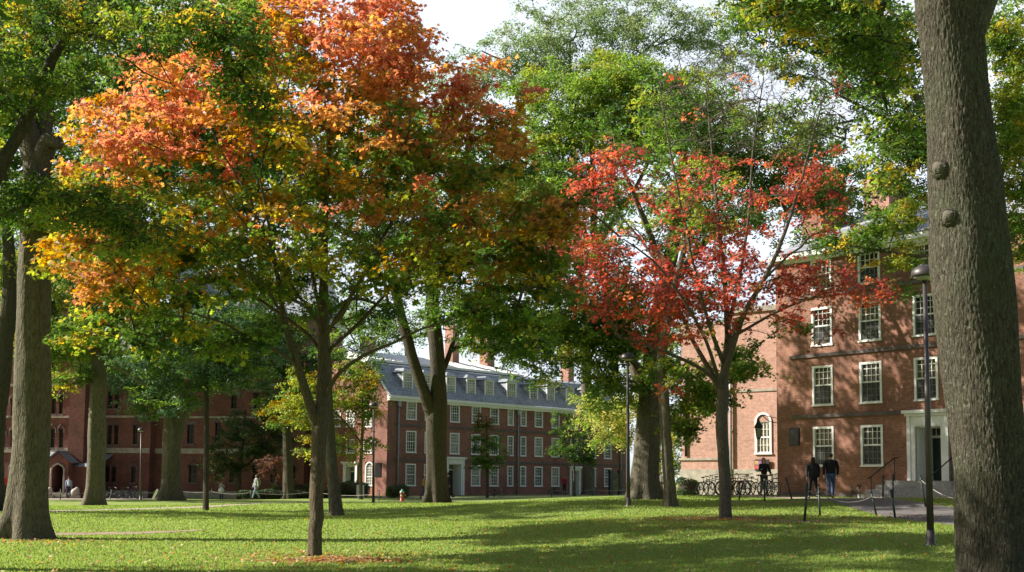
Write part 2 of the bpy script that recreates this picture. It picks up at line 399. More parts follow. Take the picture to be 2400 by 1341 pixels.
tag(litter, 'dry orange and brown leaves scattered on the grass, thickest round the two maples', 'fallen leaves', kind='stuff')
# ------------------------------------------------------------------ buildings
class Bld:
    def __init__(s, name, label, cat, corner, direction, zoff=-.25, label_group=None):
        p = W(*corner); d = Vector((direction[0], direction[1], 0)).normalized(); s.o = Vector((p.x, p.y, gz(p.x, p.y) + zoff)); s.d = d
        s.back = Vector((-d.y, d.x, 0)); s.root = empty(name, s.o, math.atan2(d.y, d.x), label, cat)
        s.nl = Vector((0, 0, 0))
    def at(s, px, py, w=0):
        """photo point -> (x,z) on the front plane, w metres behind it"""
        r = ray(px, py); c = Vector((0, 0, EYE)); o = s.o + s.back * w; n = s.back
        t = (o - c).dot(n) / r.dot(n); q = c + r * t - s.o; return q.dot(s.d), q.z
    def side(s, px, py, x=0):
        r = ray(px, py); c = Vector((0, 0, EYE)); o = s.o + s.d * x
        t = (o - c).dot(s.d) / r.dot(s.d); q = c + r * t - s.o; return q.dot(s.back), q.z
def wall_f(mb, x0, x1, z0, z1, holes, y=0., depth=.22, mi=0, side=False):
    """wall sheet with real openings and reveals; side=True puts it on plane x=y facing -x"""
    f = (lambda a, b, c: (c, a, b)) if side else (lambda a, b, c: (a, c, b))
    hs = [h for h in holes if h[0] > x0 - 1e-3 and h[1] < x1 + 1e-3 and h[2] > z0 - .01 and h[3] < z1 + 1e-3]
    us = sorted({x0, x1, *[h[0] for h in hs], *[h[1] for h in hs]}); vs = sorted({z0, z1, *[h[2] for h in hs], *[h[3] for h in hs]})
    for i in range(len(us) - 1):
        for j in range(len(vs) - 1):
            cu = (us[i] + us[i+1]) / 2; cv = (vs[j] + vs[j+1]) / 2
            if any(h[0] < cu < h[1] and h[2] < cv < h[3] for h in hs): continue
            q = [f(us[i], vs[j], y), f(us[i+1], vs[j], y), f(us[i+1], vs[j+1], y), f(us[i], vs[j+1], y)]
            mb.add(q, [(0,1,2,3) if not side else (3,2,1,0)], mi)
    for a, b, c, d in hs:
        P = lambda u, v, w: f(u, v, y + w)
        for q in ([P(a,c,0),P(a,c,depth),P(a,d,depth),P(a,d,0)], [P(b,c,0),P(b,d,0),P(b,d,depth),P(b,c,depth)],
                  [P(a,d,0),P(a,d,depth),P(b,d,depth),P(b,d,0)], [P(a,c,0),P(b,c,0),P(b,c,depth),P(a,c,depth)]):
            mb.add(q, [(0,1,2,3)], mi)
_win = {}
def window(parent, x, z, w, h, cols=4, rows=6, side=False, plane=0., pane='glass', mat='white', arch=0, name='window', bar=.022, casing=.10):
    """sash window: casing, meeting rail, glazing bars (one mesh) with its pane below it"""
    key = (round(w, 2), round(h, 2), cols, rows, pane, mat, arch)
    if key not in _win:
        mb = MB(); c = casing; W2 = w / 2
        mb.box(-W2, -W2 + c, -.035, .10, 0, h); mb.box(W2 - c, W2, -.035, .10, 0, h)
        mb.box(-W2 - .04, W2 + .04, -.07, .10, -.07, 0)
        if not arch: mb.box(-W2 + c, W2 - c, -.035, .10, h - c, h)
        hh = h if not arch else h
        y0, y1 = .045, .085
        iw = W2 - c
        mb.box(-iw, iw, y0 - .02, y1, h * .5 - .035, h * .5 + .035); mb.box(-iw, iw, y0 - .01, y1, .0, .06)
        for i in range(1, cols):
            xx = -iw + 2 * iw * i / cols; mb.box(xx - bar/2, xx + bar/2, y0, y1, .06, h * .5 - .035); mb.box(xx - bar/2, xx + bar/2, y0, y1, h * .5 + .035, h - c)
        for j in range(1, rows):
            if j == rows / 2: continue
            zz = h * j / rows; mb.box(-iw, iw, y0 + .003, y1 + .003, zz - bar/2, zz + bar/2)
        if arch:
            r0 = W2 - c; r1 = W2; n = 14; vs = []; fs = []
            for i in range(n + 1):
                a = math.pi * i / n
                for rr in (r0, r1):
                    for yy in (-.035, .10): vs.append((rr*math.cos(a), yy, h + rr*math.sin(a)))
            for i in range(n):
                o = i * 4; fs += [(o, o+4, o+5, o+1), (o+2, o+3, o+7, o+6), (o, o+2, o+6, o+4), (o+1, o+5, o+7, o+3)]
            mb.add(vs, fs)
            mb.box(-r0, r0, y0, y1, h - .03, h + .02)
            for a in (.3, .5, .7):
                t = math.pi * a; mb.tube([(0, .06, h), (r0*math.cos(t), .06, h + r0*math.sin(t))], .016, 4, smooth=False)
            pts = [(r0*.55*math.cos(math.pi*i/8), .06, h + r0*.55*math.sin(math.pi*i/8)) for i in range(9)]; mb.tube(pts, .014, 4, smooth=False)
        pm = MB(); pm.box(-iw, iw, .10, .12, 0.0, h - (c if not arch else 0))
        if arch:
            n = 14; pv = [(0, .10, h)] + [((W2-c)*math.cos(math.pi*i/n), .10, h + (W2-c)*math.sin(math.pi*i/n)) for i in range(n+1)]
            pm.add(pv, [(0, i+2, i+1) for i in range(n)])
        _win[key] = (mb.mesh('window', M[mat]), pm.mesh('pane', M[pane]))
    a, b = _win[key]
    loc = (plane, x, z) if side else (x, plane, z)
    o = link(name, a, parent, loc, -math.pi/2 if side else 0); link('pane', b, o); return o
def screen_mat():
    m, nt, b, o = node_mat('insect_screen'); b.inputs['Base Color'].default_value = (.06,.065,.06,1); b.inputs['Roughness'].default_value = .8
    t = nt.nodes.new('ShaderNodeBsdfTransparent'); mx = nt.nodes.new('ShaderNodeMixShader'); mx.inputs[0].default_value = .62
    nt.links.new(t.outputs[0], mx.inputs[1]); nt.links.new(b.outputs[0], mx.inputs[2]); nt.links.new(mx.outputs[0], o.inputs['Surface']); return m
M['screen'] = screen_mat()
def screen(win, w, h, lo=0., hi=.5, mat='screen'):
    mb = MB(); mb.add([(-w/2+.1,.018,h*lo+.04),(w/2-.1,.018,h*lo+.04),(w/2-.1,.018,h*hi-.03),(-w/2+.1,.018,h*hi-.03)], [(0,1,2,3)]); return mb.build('insect_screen', M[mat], win)
def door(parent, x, z, w, h, H, side=False, plane=0., deep=.9, fw=.30, leaf='green_paint'):
    """surround with entablature > panelled door leaf, transom light"""
    mb = MB(); W2 = w / 2
    mb.box(-W2 - fw, -W2, -.08, .05, 0, H); mb.box(W2, W2 + fw, -.08, .05, 0, H)
    mb.box(-W2 - fw, -W2 - fw*.55, -.12, -.08, 0, H); mb.box(W2 + fw*.55, W2 + fw, -.12, -.08, 0, H)
    mb.box(-W2, W2, -.08, .05, h, H); mb.box(-W2 - fw*.1, W2 + fw*.1, -.105, -.08, h + .05, H-.02)
    mb.box(-W2 - fw - .05, W2 + fw + .05, -.18, .0, H, H + .11); mb.box(-W2 - fw - .14, W2 + fw + .14, -.28, .0, H + .11, H + .24)
    mb.box(-W2, -W2 + .05, .05, deep, 0, h); mb.box(W2 - .05, W2, .05, deep, 0, h); mb.box(-W2+.05, W2-.05, .05, deep, h - .05, h)
    hd = h * .80
    mb.box(-W2+.05, W2-.05, deep - .12, deep, hd, hd + .08)
    loc = (plane, x, z) if side else (x, plane, z)
    fr = mb.build('door_surround', M['white'], parent, loc, -math.pi/2 if side else 0)
    d = MB(); a, b = -W2 + .07, W2 - .07; d.box(a, b, deep - .06, deep, 0, hd)
    for (u0, u1) in ((a + .1, -.05), (.05, b - .1)):
        for (v0, v1) in ((.15, hd * .3), (hd * .36, hd * .62), (hd * .68, hd - .12)): d.box(u0, u1, deep - .085, deep - .06, v0, v1)
    dl = d.build('door', M[leaf], fr)
    k = MB(); k.ball((b - .09, deep - .12, hd * .47), .035, 8); k.build('handle', M['lead'], fr)
    t = MB(); t.box(-W2 + .05, W2 - .05, deep - .04, deep, hd + .08, h - .05); t.build('transom', M['glass_warm'], fr)
    g = MB(); g.box(-W2 + .05, W2 - .05, deep - .075, deep - .045, hd + .08, hd + .11)
    for i in range(1, 5): xx = -W2 + w * i / 5; g.box(xx - .015, xx + .015, deep - .07, deep - .04, hd + .08, h - .05)
    g.build('transom_bars', M['white'], fr)
    return fr
def spout(b, x, z0, z1, plane=0., side=False):
    mb = MB(); P = (lambda a, c, d: (c + plane, a, d)) if side else (lambda a, c, d: (a, c + plane, d))
    mb.tube([P(x, -.12, z0), P(x, -.12, z1)], .07, 8)
    q = P(x, -.13, z1); mb.box(q[0]-.16, q[0]+.16, q[1]-.12, q[1]+.1, z1 - .1, z1 + .35)
    mb.tube([P(x, -.12, z0), P(x, -.4, z0 - .12)], .07, 8)
    zz = z0 + .8
    while zz < z1: q = P(x, -.1, zz); mb.box(q[0]-.1, q[0]+.1, q[1]-.06, q[1]+.08, zz, zz + .05); zz += 2.6
    return mb.build('downspout', M['lead'], b.root)
def chimney(b, x0, x1, y0, y1, z0, z1, mat='chimney'):
    mb = MB(); mb.box(x0, x1, y0, y1, z0, z1 - .3); mb.box(x0 - .08, x1 + .08, y0 - .08, y1 + .08, z1 - .3, z1 - .12); mb.box(x0 - .03, x1 + .03, y0 - .03, y1 + .03, z1 - .12, z1)
    o = mb.build('chimney', M[mat], b.root); c = MB(); n = max(1, int((x1 - x0) / .5))
    for i in range(n): c.lathe([(.14,0),(.12,.35),(.14,.38)], 8, (x0 + (x1-x0)*(i+.5)/n, (y0+y1)/2, z1))
    c.build('chimney_pots', M['stone_dark'], o); return o

# ---- the long slate roofed hall in the middle
m = Bld('brick_hall', 'long red brick hall in the middle with slate roof, white dormers and white sash windows', 'building', (905,1160,98), (.657,.754))
XE = m.at(1468, 1100)[0]; zE = m.at(908, 926)[1]; DEP = 12.5
rows = [(m.at(963, b)[1], m.at(963, t)[1]) for b, t in ((1138,1087), (1060,1010), (982.5,941))]
colp = [(963,1.15),(1006,1.15),(1065,1.15),(1115,1.15),(1158,1.15),(1196,.8),(1226,.8),(1262,1.15),(1301.5,1.15),(1345,1.15),(1388,1.15),(1424,1.15)]
holes = []; wins = []
for r, (zb, zt) in enumerate(rows):
    for px, w in colp:
        x = m.at(px, 1050)[0]
        if r == 0 and px in (1065, 1345): continue
        holes.append((x - w/2, x + w/2, zb, zt)); wins.append((x, zb, w, zt - zb))
doors = []
for px, ow, of in ((1065, 1.5, .38), (1347, 1.1, .28)):
    x = m.at(px, 1100)[0]; holes.append((x - ow/2, x + ow/2, .25, .25 + 2.35 * (1.1 if ow > 1.2 else .95))); doors.append((x, ow, of))
mb = MB(); wall_f(mb, 0, XE, -1, zE, holes)
sholes = []
for px, wd, top in ((866, 1.0, 1097), (779, 1.0, 1097)):
    y, zt = m.side(px, top); y2, zb = m.side(px, 1138); sholes.append((y - wd/2, y + wd/2, zb, zt, 'arch'))
for px in (862, 822, 790):
    for t, bt in ((1029, 1062), (962, 1000)):
        y, zt = m.side(px, t); _, zb = m.side(px, bt); sholes.append((y - .5, y + .5, zb, zt, 'sq'))
yd, _ = m.side(822, 1120)
sholes.append((yd - .55, yd + .55, .25, 2.55, 'door'))
wall_f(mb, 0, DEP, -1, zE, [(h[0], h[1], h[2], h[3] + (.5 if h[4] == 'arch' else 0)) for h in sholes], side=True)
mb.add([(XE,0,-1),(XE,DEP,-1),(XE,DEP,zE),(XE,0,zE)], [(0,1,2,3)]); mb.add([(0,DEP,-1),(XE,DEP,-1),(XE,DEP,zE),(0,DEP,zE)], [(0,3,2,1)])
R1 = 2.0; H1 = m.at(905, 855, 2)[1] - zE; R2 = 4.6; H2 = H1 + .55   # steep lower slope, then a flatter one
mb.add([(0,0,zE),(0,R1,zE+H1),(0,R2,zE+H2),(0,DEP-R2,zE+H2),(0,DEP-R1,zE+H1),(0,DEP,zE)], [(0,1,2,3,4,5)])
mb.build('wall', M['brick'], m.root)
rf = MB(); e = .35
for s in (1, -1):
    yy = (lambda v: v) if s == 1 else (lambda v: DEP - v)
    rf.add([(-.12, yy(-e), zE+.02), (XE+.1, yy(-e), zE+.02), (XE+.1, yy(R1), zE+H1+.05), (-.12, yy(R1), zE+H1+.05)], [(0,1,2,3)])
    rf.add([(-.12, yy(R1), zE+H1+.05), (XE+.1, yy(R1), zE+H1+.05), (XE+.1, yy(R2), zE+H2), (-.12, yy(R2), zE+H2)], [(0,1,2,3)])
rf.add([(-.12,R2,zE+H2),(XE+.1,R2,zE+H2),(XE+.1,DEP-R2,zE+H2),(-.12,DEP-R2,zE+H2)], [(0,1,2,3)])
rf.build('roof', M['slate'], m.root)
cb = MB(); cb.box(-.1, XE + .1, -.42, -.02, zE - .22, zE + .0); cb.box(-.05, XE+.05, -.25, -.02, zE - .42, zE - .22)
cb.tube([(-.09,-.3,zE-.05),(-.09,R1,zE+H1),(-.09,R2,zE+H2)], .11, 4, smooth=False)
cb.build('cornice', M['white'], m.root)
bc = MB()
for py in (996, 1078):
    z = m.at(940, py)[1]; bc.box(.8, XE - .1, -.06, 0.0, z - .09, z + .09)
bc.build('belt_course', M['stone_dark'], m.root)
pb = MB(); xe = XE * .62; z0 = zE + H2; ya = R1 + .9; yb_ = R2 + 2.0
pb.add([(.6,ya,z0-.25),(xe,ya,z0-.25),(xe,yb_,z0-.25),(.6,yb_,z0-.25),(.6,ya,z0-.05),(xe,ya,z0-.05),(xe,yb_,z0+1.0),(.6,yb_,z0+1.0)], [(3,2,1,0),(0,1,5,4),(1,2,6,5),(3,0,4,7),(4,5,6,7),(2,3,7,6)])
for i in range(22):
    x = .6 + i * (xe - .6) / 21; pb.tube([(x, ya, z0 - .04), (x, yb_, z0 + 1.01)], .025, 4, smooth=False)
pb.build('parapet', M['white'], m.root)
panes = ['glass_warm', 'glass', 'glass_blind', 'glass_warm']
for i, (x, z, w, h) in enumerate(wins): window(m.root, x, z, w, h, 4 if w > 1 else 3, 6, pane=panes[(i * 7 + i // 5) % 3], bar=.024)
door(m.root, doors[0][0], .25, 1.5, 2.6, 2.95, fw=.38); door(m.root, doors[1][0], .25, 1.1, 2.25, 2.4, fw=.25)
for h in sholes:
    if h[4] == 'door': door(m.root, (h[0]+h[1])/2, .25, 1.1, 2.3, 2.45, side=True, deep=.5, fw=.28)
    else: window(m.root, (h[0]+h[1])/2, h[2], h[1]-h[0], h[3]-h[2], 4, 6, side=True, arch=1 if h[4] == 'arch' else 0, pane='glass_blind' if h[4] == 'arch' else 'glass_warm')
for px in (931, 1212, 1453): spout(m, m.at(px, 1050)[0], .3, zE - .75)
for px in (955, 1001, 1056, 1103.5, 1146, 1198, 1250, 1290, 1335, 1380):
    x = m.at(px, 888, .3)[0]; zb = zE + .48; w = 1.15 if px != 1198 else 1.3; h = 1.55; y0 = .27; yb = 2.0
    d = MB(); d.box(x - w/2, x - w/2 + .14, y0 - .05, y0 + .05, zb, zb + h, 0); d.box(x + w/2 - .14, x + w/2, y0 - .05, y0 + .05, zb, zb + h, 0); d.box(x - w/2 + .14, x + w/2 - .14, y0 - .05, y0 + .05, zb + h - .14, zb + h, 0); d.box(x - w/2 + .14, x + w/2 - .14, y0 - .05, y0 + .05, zb, zb + .14, 0)
    d.box(x - w/2 + .02, x + w/2 - .02, y0 + .05, yb, zb - .1, zb + h - .02, 1)
    ro = .12; zt = zb + h; d.add([(x-w/2-ro,y0-ro-.05,zt),(x+w/2+ro,y0-ro-.05,zt),(x+w/2+ro,yb,zt),(x-w/2-ro,yb,zt),(x-.12,y0+.3,zt+.34),(x+.12,y0+.3,zt+.34),(x+.12,yb+.3,zt+.34),(x-.12,yb+.3,zt+.34)],
          [(3,2,1,0),(0,1,5,4),(1,2,6,5),(3,0,4,7),(4,5,6,7),(2,3,7,6)], 2)
    do = d.build('dormer', [M['white'], M['slate'], M['lead']], m.root)
    iw = w / 2 - .14; wb = MB()
    for i in range(1, 4): xx = x - iw + 2*iw*i/4; wb.box(xx-.014, xx+.014, y0-.03, y0+.0, zb+.14, zt-.14)
    for i in range(1, 6): zz = zb + .14 + (h-.28)*i/6; wb.box(x-iw, x+iw, y0-.027, y0+.003, zz-.014*(2 if i == 3 else 1), zz+.014*(2 if i == 3 else 1))
    wb.build('window', M['white'], do)
    pb = MB(); pb.box(x-iw, x+iw, y0+.01, y0+.045, zb+.14, zt-.14); pb.build('pane', M['glass_blind' if px not in (1250,) else 'glass'], do)
for px, wpx, pt in ((862, .9, 790), (1060, .85, 765), (1142, 1.0, 785), (1330, .9, 800)):
    x, zt = m.at(px, pt, 6.3); chimney(m, x - wpx/2, x + wpx/2, 5.8, 6.8, zE + H2 - .2, zt)
# plaque + lantern on the hall's end wall
yq, zt = m.side(887, 1085); _, zb = m.side(887, 1118); q = MB(); q.box(-.05, 0, yq-.35, yq+.35, zb, zt); q.build('plaque', M['bronze'], m.root)

# ---- the brick building on the right
r = Bld('brick_dormitory', 'four storey brown brick building on the right with white framed door and granite steps', 'building', (1823,1156,57.2), (.625,-.78))
XR = r.at(2330, 1100)[0] + 9; zR = r.at(2135, 549)[1]
zz = lambda px, py: r.at(px, py)[1]
fl = [(zz(1930,1091), zz(1930,1000)), (zz(1927,948.5), zz(1927,857)), (zz(2037,797), zz(2037,706)), (zz(2170,627)-.25, zz(2170,580)+.25)]
rx = [r.at(p, 1045)[0] for p in (1930.5, 2044)] ; rx3 = r.at(2171, 890)[0]; step = rx[1] - rx[0]
holes = []; wins = []; w = 1.12
for k, (zb, zt) in enumerate(fl):
    if k == 3: zt = min(zt, zR - .45); zb = zt - 1.35
    cx = [rx[0], rx[1]] + ([rx3] if k else []) + [rx3 + 2.9, rx3 + 5.4, rx3 + 7.9]
    for x in cx:
        holes.append((x - w/2, x + w/2, zb, zt)); wins.append((x, zb, w, zt - zb, k))
dx0 = r.at(2147, 1060)[0]; dx1 = r.at(2208, 1060)[0]; dxc = (dx0 + dx1)/2; dw = dx1 - dx0; dz0 = zz(2180,1127); dzt = zz(2150,1000); dH = zz(2130,976)
holes.append((dx0, dx1, dz0, dzt))
mb = MB(); wall_f(mb, 0, XR, -1, zR, holes, depth=.25); DR = 19.
mb.add([(0,0,-1),(0,DR,-1),(0,DR,zR),(0,0,zR)], [(0,3,2,1)]); mb.add([(XR,0,-1),(XR,DR,-1),(XR,DR,zR),(XR,0,zR)], [(0,1,2,3)]); mb.add([(0,DR,-1),(XR,DR,-1),(XR,DR,zR),(0,DR,zR)], [(0,3,2,1)])
HP = 3.9
mb.add([(0,0,zR),(0,DR/2,zR+HP),(0,DR,zR)], [(0,1,2)]); mb.add([(XR,0,zR),(XR,DR/2,zR+HP),(XR,DR,zR)], [(0,1,2)])
mb.build('wall', M['brick_r'], r.root)
rf = MB(); e = .45
rf.add([(-.2,-e,zR-.02),(XR+.2,-e,zR-.02),(XR+.2,DR/2,zR+HP+.12),(-.2,DR/2,zR+HP+.12),(-.2,DR+e,zR),(XR+.2,DR+e,zR)], [(0,1,2,3),(3,2,5,4)])
rf.build('roof', M['slate'], r.root)
cb = MB(); cb.box(-.1, XR, -.4, -.02, zR - .28, zR - .04); cb.box(-.05, XR, -.2, -.02, zR - .45, zR - .28); cb.build('cornice', M['white'], r.root)
bc = MB()
z1 = zz(1857, 977); bc.box(r.at(1857,977)[0], r.at(2112,966)[0], -.08, 0, z1 - .09, z1 + .06)
z2 = zz(1853, 838); bc.box(r.at(1853,838)[0], XR, -.08, 0, z2 - .09, z2 + .06)
z3 = 2 * z2 - z1; bc.box(r.at(1853,838)[0], XR, -.08, 0, z3 - .09, z3 + .06)
bc.build('belt_course', M['stone_dark'], r.root)
fb = MB(); fb.box(-.03, dx0 - .35, -.05, 0, -1, .45); fb.box(dx1 + .35, XR, -.05, 0, -1, .45); fb.build('plinth', M['stone_dark'], r.root)
for i, (x, z, w_, h, k) in enumerate(wins): screen(window(r.root, x, z, w_, h, 4, 6 if h > 1.5 else 4, pane=['glass_warm','glass','glass_warm','glass'][(i*3+k) % 4]), w_, h)
door(r.root, dxc, dz0, dw, dzt - dz0, dH - dz0, fw=.36, deep=1.2)
a, za = r.at(1850.5,1045); b_, zb = r.at(1873.5,1002); q = MB(); q.box(a, b_, -.05, 0, za, zb); q.box(a+.03, b_-.03, -.065, -.05, za+.03, zb-.03); q.build('plaque', M['bronze'], r.root)
st = MB(); n = 4; zs = .22
for i in range(n): st.box(dxc - 1.5 - .25*(n-1-i), dxc + 1.5 + .25*(n-1-i), -.9 - .32*(n-1-i), -.2 if i == n-1 else -.3, zs + (dz0-zs)*i/n - (.3 if i == 0 else 0), zs + (dz0-zs)*(i+1)/n - .0)
st.box(dxc - dw/2, dxc + dw/2, -.2, 1.3, dz0 - .3, dz0 - .005)
so = st.build('granite_steps', M['granite'], r.root)
hr = MB()
for s in (-1.35, 1.35):
    x = dxc + s; hr.tube([(x, -.45, dz0), (x, -.45, dz0 + .95)], .022, 6); hr.tube([(x, -2.1, zs), (x, -2.1, zs + .9)], .022, 6)
    hr.tube([(x, -.2, dz0 + .95), (x, -.45, dz0 + .95), (x, -2.1, zs + .9), (x, -2.35, zs + .82)], .025, 6)
hr.build('handrail', M['iron'], r.root)
bw = MB()
for px in (2025, 2068): x = r.at(px, 1146)[0]; bw.box(x-.5, x+.5, -.09, -.052, .12, .34)
bw.build('basement_window', M['lead'], r.root)
x, z0 = r.at(1932, 560, 4.5); _, zt = r.at(1932, 400, 4.5); chimney(r, x - .5, x + .65, 3.4, 5.4, zR + .6, zt, 'brick_r')
x, _ = r.at(2078, 470, 8.5); _, zt = r.at(2078, 418, 8.5); chimney(r, x - .75, x + .75, 7.6, 9.4, zR + 2.3, zt)
spout(r, r.at(2238, 1050)[0], .5, zR - .8)

# lantern on a bracket from the corner of the right building
lz = zz(1823, 985) ; base_l = empty('wall_lantern', r.root.matrix_basis @ Vector((0, -.03, lz)), math.atan2(-.78, .625), 'black four sided lantern hung on an iron bracket in front of the arched window', 'lantern')
b1 = MB(); b1.tube([(.0,0,-.12),(-.35,-.1,-.05),(-.72,-.15,.25),(-.95,-.15,.12)], .022, 6); b1.tube([(0,0,.1),(-.72,-.15,.25)], .016, 6); b1.build('bracket', M['iron'], base_l)
cx = r.at(1779, 1000)[0]
b2 = MB(); c = (-.95,-.15,0)
b2.lathe([(.02,.12),(.05,.08),(.06,.02),(.26,-.28),(.27,-.32),(.2,-.34)], 4, c, smooth=False)
for k in range(4):
    t = math.pi/2*k; b2.tube([(c[0]+.2*math.cos(t), c[1]+.2*math.sin(t), -.34), (c[0]+.13*math.cos(t), c[1]+.13*math.sin(t), -.78)], .014, 4)
b2.lathe([(.14,-.78),(.1,-.84),(.02,-.88)], 4, c, smooth=False); b2.build('lantern_frame', M['iron'], base_l)
b3 = MB(); b3.lathe([(.185,-.35),(.12,-.775)], 4, c, smooth=False); b3.build('lantern_glass', M['glass_blind'], base_l)
b4 = MB(); b4.tube([(c[0],c[1],-.45),(c[0],c[1],-.74)], .04, 6); b4.build('candle_fitting', M['iron'], base_l)

# ---- sunlit chapel wall behind the corner
s = Bld('chapel', 'sunlit pale brick building with arched white window behind the parked bicycles', 'building', (1588,1158,67), (.80,-.60))
XS = 12.5; zS = s.at(1790, 718)[1]; DS = 10
ax, az0 = s.at(1790, 1062); _, az1 = s.at(1790, 988); aw = s.at(1809, 1000)[0] - s.at(1770, 1000)[0]
mb = MB(); xp = s.at(1711, 1000)[0]
wall_f(mb, 0, xp, -1, zS - .6, [], y=.5)
wall_f(mb, xp, XS, -1, zS, [(ax - aw/2, ax + aw/2, az0, az1)], depth=.2)
n = 12   # curved head of the window opening is filled by the arch casing; brick above it
mb.add([(xp,0,-1),(xp,.5,-1),(xp,.5,zS),(xp,0,zS)], [(0,3,2,1)]); mb.add([(0,.5,-1),(0,DS,-1),(0,DS,zS-.6),(0,.5,zS-.6)], [(0,3,2,1)])
mb.add([(XS,0,-1),(XS,DS,-1),(XS,DS,zS),(XS,0,zS)], [(0,1,2,3)]); mb.add([(0,DS,-1),(XS,DS,-1),(XS,DS,zS-.6),(0,DS,zS-.6)], [(0,3,2,1)])
mb.add([(0,.5,zS-.6),(xp,.5,zS-.6),(xp,DS,zS-.6),(0,DS,zS-.6)], [(0,1,2,3)]); mb.add([(xp,0,zS),(XS,0,zS),(XS,DS,zS),(xp,DS,zS)], [(0,1,2,3)])
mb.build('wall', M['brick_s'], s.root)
wo = window(s.root, ax, az0, aw, az1 - az0, 4, 4, arch=1, pane='glass_blind', plane=-.03)
bg = MB(); zl = s.at(1640, 1074)[1]; zb_ = s.at(1640, 1100)[1]
bg.box(-.1, xp - .0, .32, .5, zl - .1, zl + .02); bg.build('ledge', M['stone'], s.root)
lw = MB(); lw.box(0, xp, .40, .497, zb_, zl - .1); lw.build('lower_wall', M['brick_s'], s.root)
bs = MB(); bs.box(-.05, xp - .003, .34, .497, -1, zb_); zb2 = s.at(1790, 1100)[1]; bs.box(xp, XS, -.1, -.002, -1, zb2); bs.build('stone_base', M['stone'], s.root)
cs = MB(); za = s.at(1800, 914)[1]; cs.box(xp, XS, -.05, -.002, za - .06, za + .06); zc = s.at(1800, 732)[1]; cs.box(xp - .1, XS, -.12, -.002, zS - .25, zS + .03); cs.build('belt_course', M['stone'], s.root)
spout(s, xp + .1, .3, zS - 1, plane=0); 
dk = MB(); x, _ = s.at(1598, 1000); dk.tube([(x, .42, zl + .1), (x, .42, zS - 2.5)], .06, 8); dk.build('downspout', M['iron'], s.root)
nb = MB(); a, z0 = s.at(1772, 1103); b_, z1 = s.at(1805, 1077); nb.box(a, b_, -.16, -.1, z0, z1); nbo = nb.build('notice_board', M['iron'], s.root)
for i in range(7):
    q = MB(); cxx = a + (b_-a)*(.15 + .22*(i % 4)); czz = z0 + (z1-z0)*(.3 + .4*(i // 4)); q.box(cxx-.09, cxx+.09, -.17, -.16, czz-.1, czz+.1)
    q.build('poster', plain('poster_ink', [(.5,.08,.06),(.08,.2,.4),(.5,.5,.45),(.1,.3,.3),(.4,.3,.1),(.3,.1,.3),(.6,.6,.6)][i], var=.4, nscale=9), nbo)

# ---- gothic red brick hall on the left
g = Bld('gothic_hall', 'tall victorian red brick hall on the left with pointed windows and gabled porch', 'building', (232,1168,104), (.86,-.12))
def gx(px, py=1100, w=0): return g.at(px, py, w)[0]
def gzz(py, px=300, w=0): return g.at(px, py, w)[1]
zG = gzz(640); mb = MB()
hl = []; gw = []
def gwin(px, wpx, t, b_, w=0): 
    x, z0 = g.at(px, b_, w); _, z1 = g.at(px, t, w); ww = wpx * 104 / F; return (x - ww/2, x + ww/2, z0, z1)
A = [gwin(*q) for q in ((250,11,1094,1130),(265.5,11,1094,1130),(312,11,1094,1131),(256,11,996,1042),(271.5,11,996,1042),(316,11,996,1041),(257,11,916,957),(273,11,916,957),(318,12,916,957),(257,11,838,880),(273,11,838,880),(318,12,838,880),(257,11,760,800),(273,11,760,800))]
xa, xb = gx(236), gx(350)
wall_f(mb, xa, xb, -1, zG, A, y=0)
Bw = [gwin(*q, 1.0) for q in ((452,22,1090,1131),(510,14,1092,1131),(544,14,1092,1131),(598,14,1090,1130),(446,17,995,1040),(510,14,990,1035),(560,14,990,1035),(548,14,925,958),(446,17,915,960),(600,14,920,958),(446,17,835,880),(510,14,835,880),(560,14,835,880),(446,17,755,800),(560,14,755,800),(640,14,1092,1131),(685,14,1092,1131))]
xc = gx(712, w=1.0); zB = gzz(742); wall_f(mb, xb, xc, -1, zB, Bw, y=1.0)
mb.add([(xb,0,-1),(xb,1,-1),(xb,1,zG),(xb,0,zG)], [(0,1,2,3)])
# turret / stair bay and the wing left of it
xt0, xt1 = gx(157, w=-2.2), gx(193, w=-2.2)
mb.box(xt0, xt1, -2.2, 2, -1, zG + 1.5)
Cw = [gwin(*q, .8) for q in ((208,8,1098,1120),(212,9,1000,1046),(212,9,915,965),(212,9,830,880))]
wall_f(mb, xt1, xa, -1, zG, Cw, y=.8); mb.add([(xa,0,-1),(xa,.8,-1),(xa,.8,zG),(xa,0,zG)], [(0,3,2,1)])
Dw = [gwin(*q, .5) for q in ((122,11,1005,1050),(142,11,1005,1050),(125,11,925,970),(142,10,925,970),(120,11,838,880),(30,13,1010,1048),(8,8,1012,1048),(60,12,1012,1048),(90,12,1010,1048),(30,12,935,975),(60,12,935,975),(90,12,935,975),(28,12,1095,1130),(60,12,1095,1130),(90,12,1095,1130),(-20,12,1012,1048))]
xl = gx(-80, w=.5); wall_f(mb, xl, xt0, -1, zG - .5, Dw, y=.5)
mb.add([(xl,.5,-1),(xl,12,-1),(xl,12,zG-.5),(xl,.5,zG-.5)], [(0,3,2,1)]); mb.add([(xc,1,-1),(xc,12,-1),(xc,12,zB),(xc,1,zB)], [(0,1,2,3)]); mb.add([(xl,12,-1),(xc,12,-1),(xc,12,zG-1),(xl,12,zG-1)], [(0,3,2,1)])
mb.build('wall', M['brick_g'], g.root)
rf = MB()
for (a, b_, y0, zb) in ((xl-.3, xt0, .2, zG-.5), (xt0, xb, -.3, zG), (xb, xc+.3, .7, zB)):
    rf.add([(a,y0,zb),(b_,y0,zb),(b_,6.5,zb+4.5),(a,6.5,zb+4.5),(a,12.3,zb),(b_,12.3,zb)], [(0,1,2,3),(3,2,5,4),(0,3,4),(1,5,2)])
rf.build('roof', M['slate'], g.root)
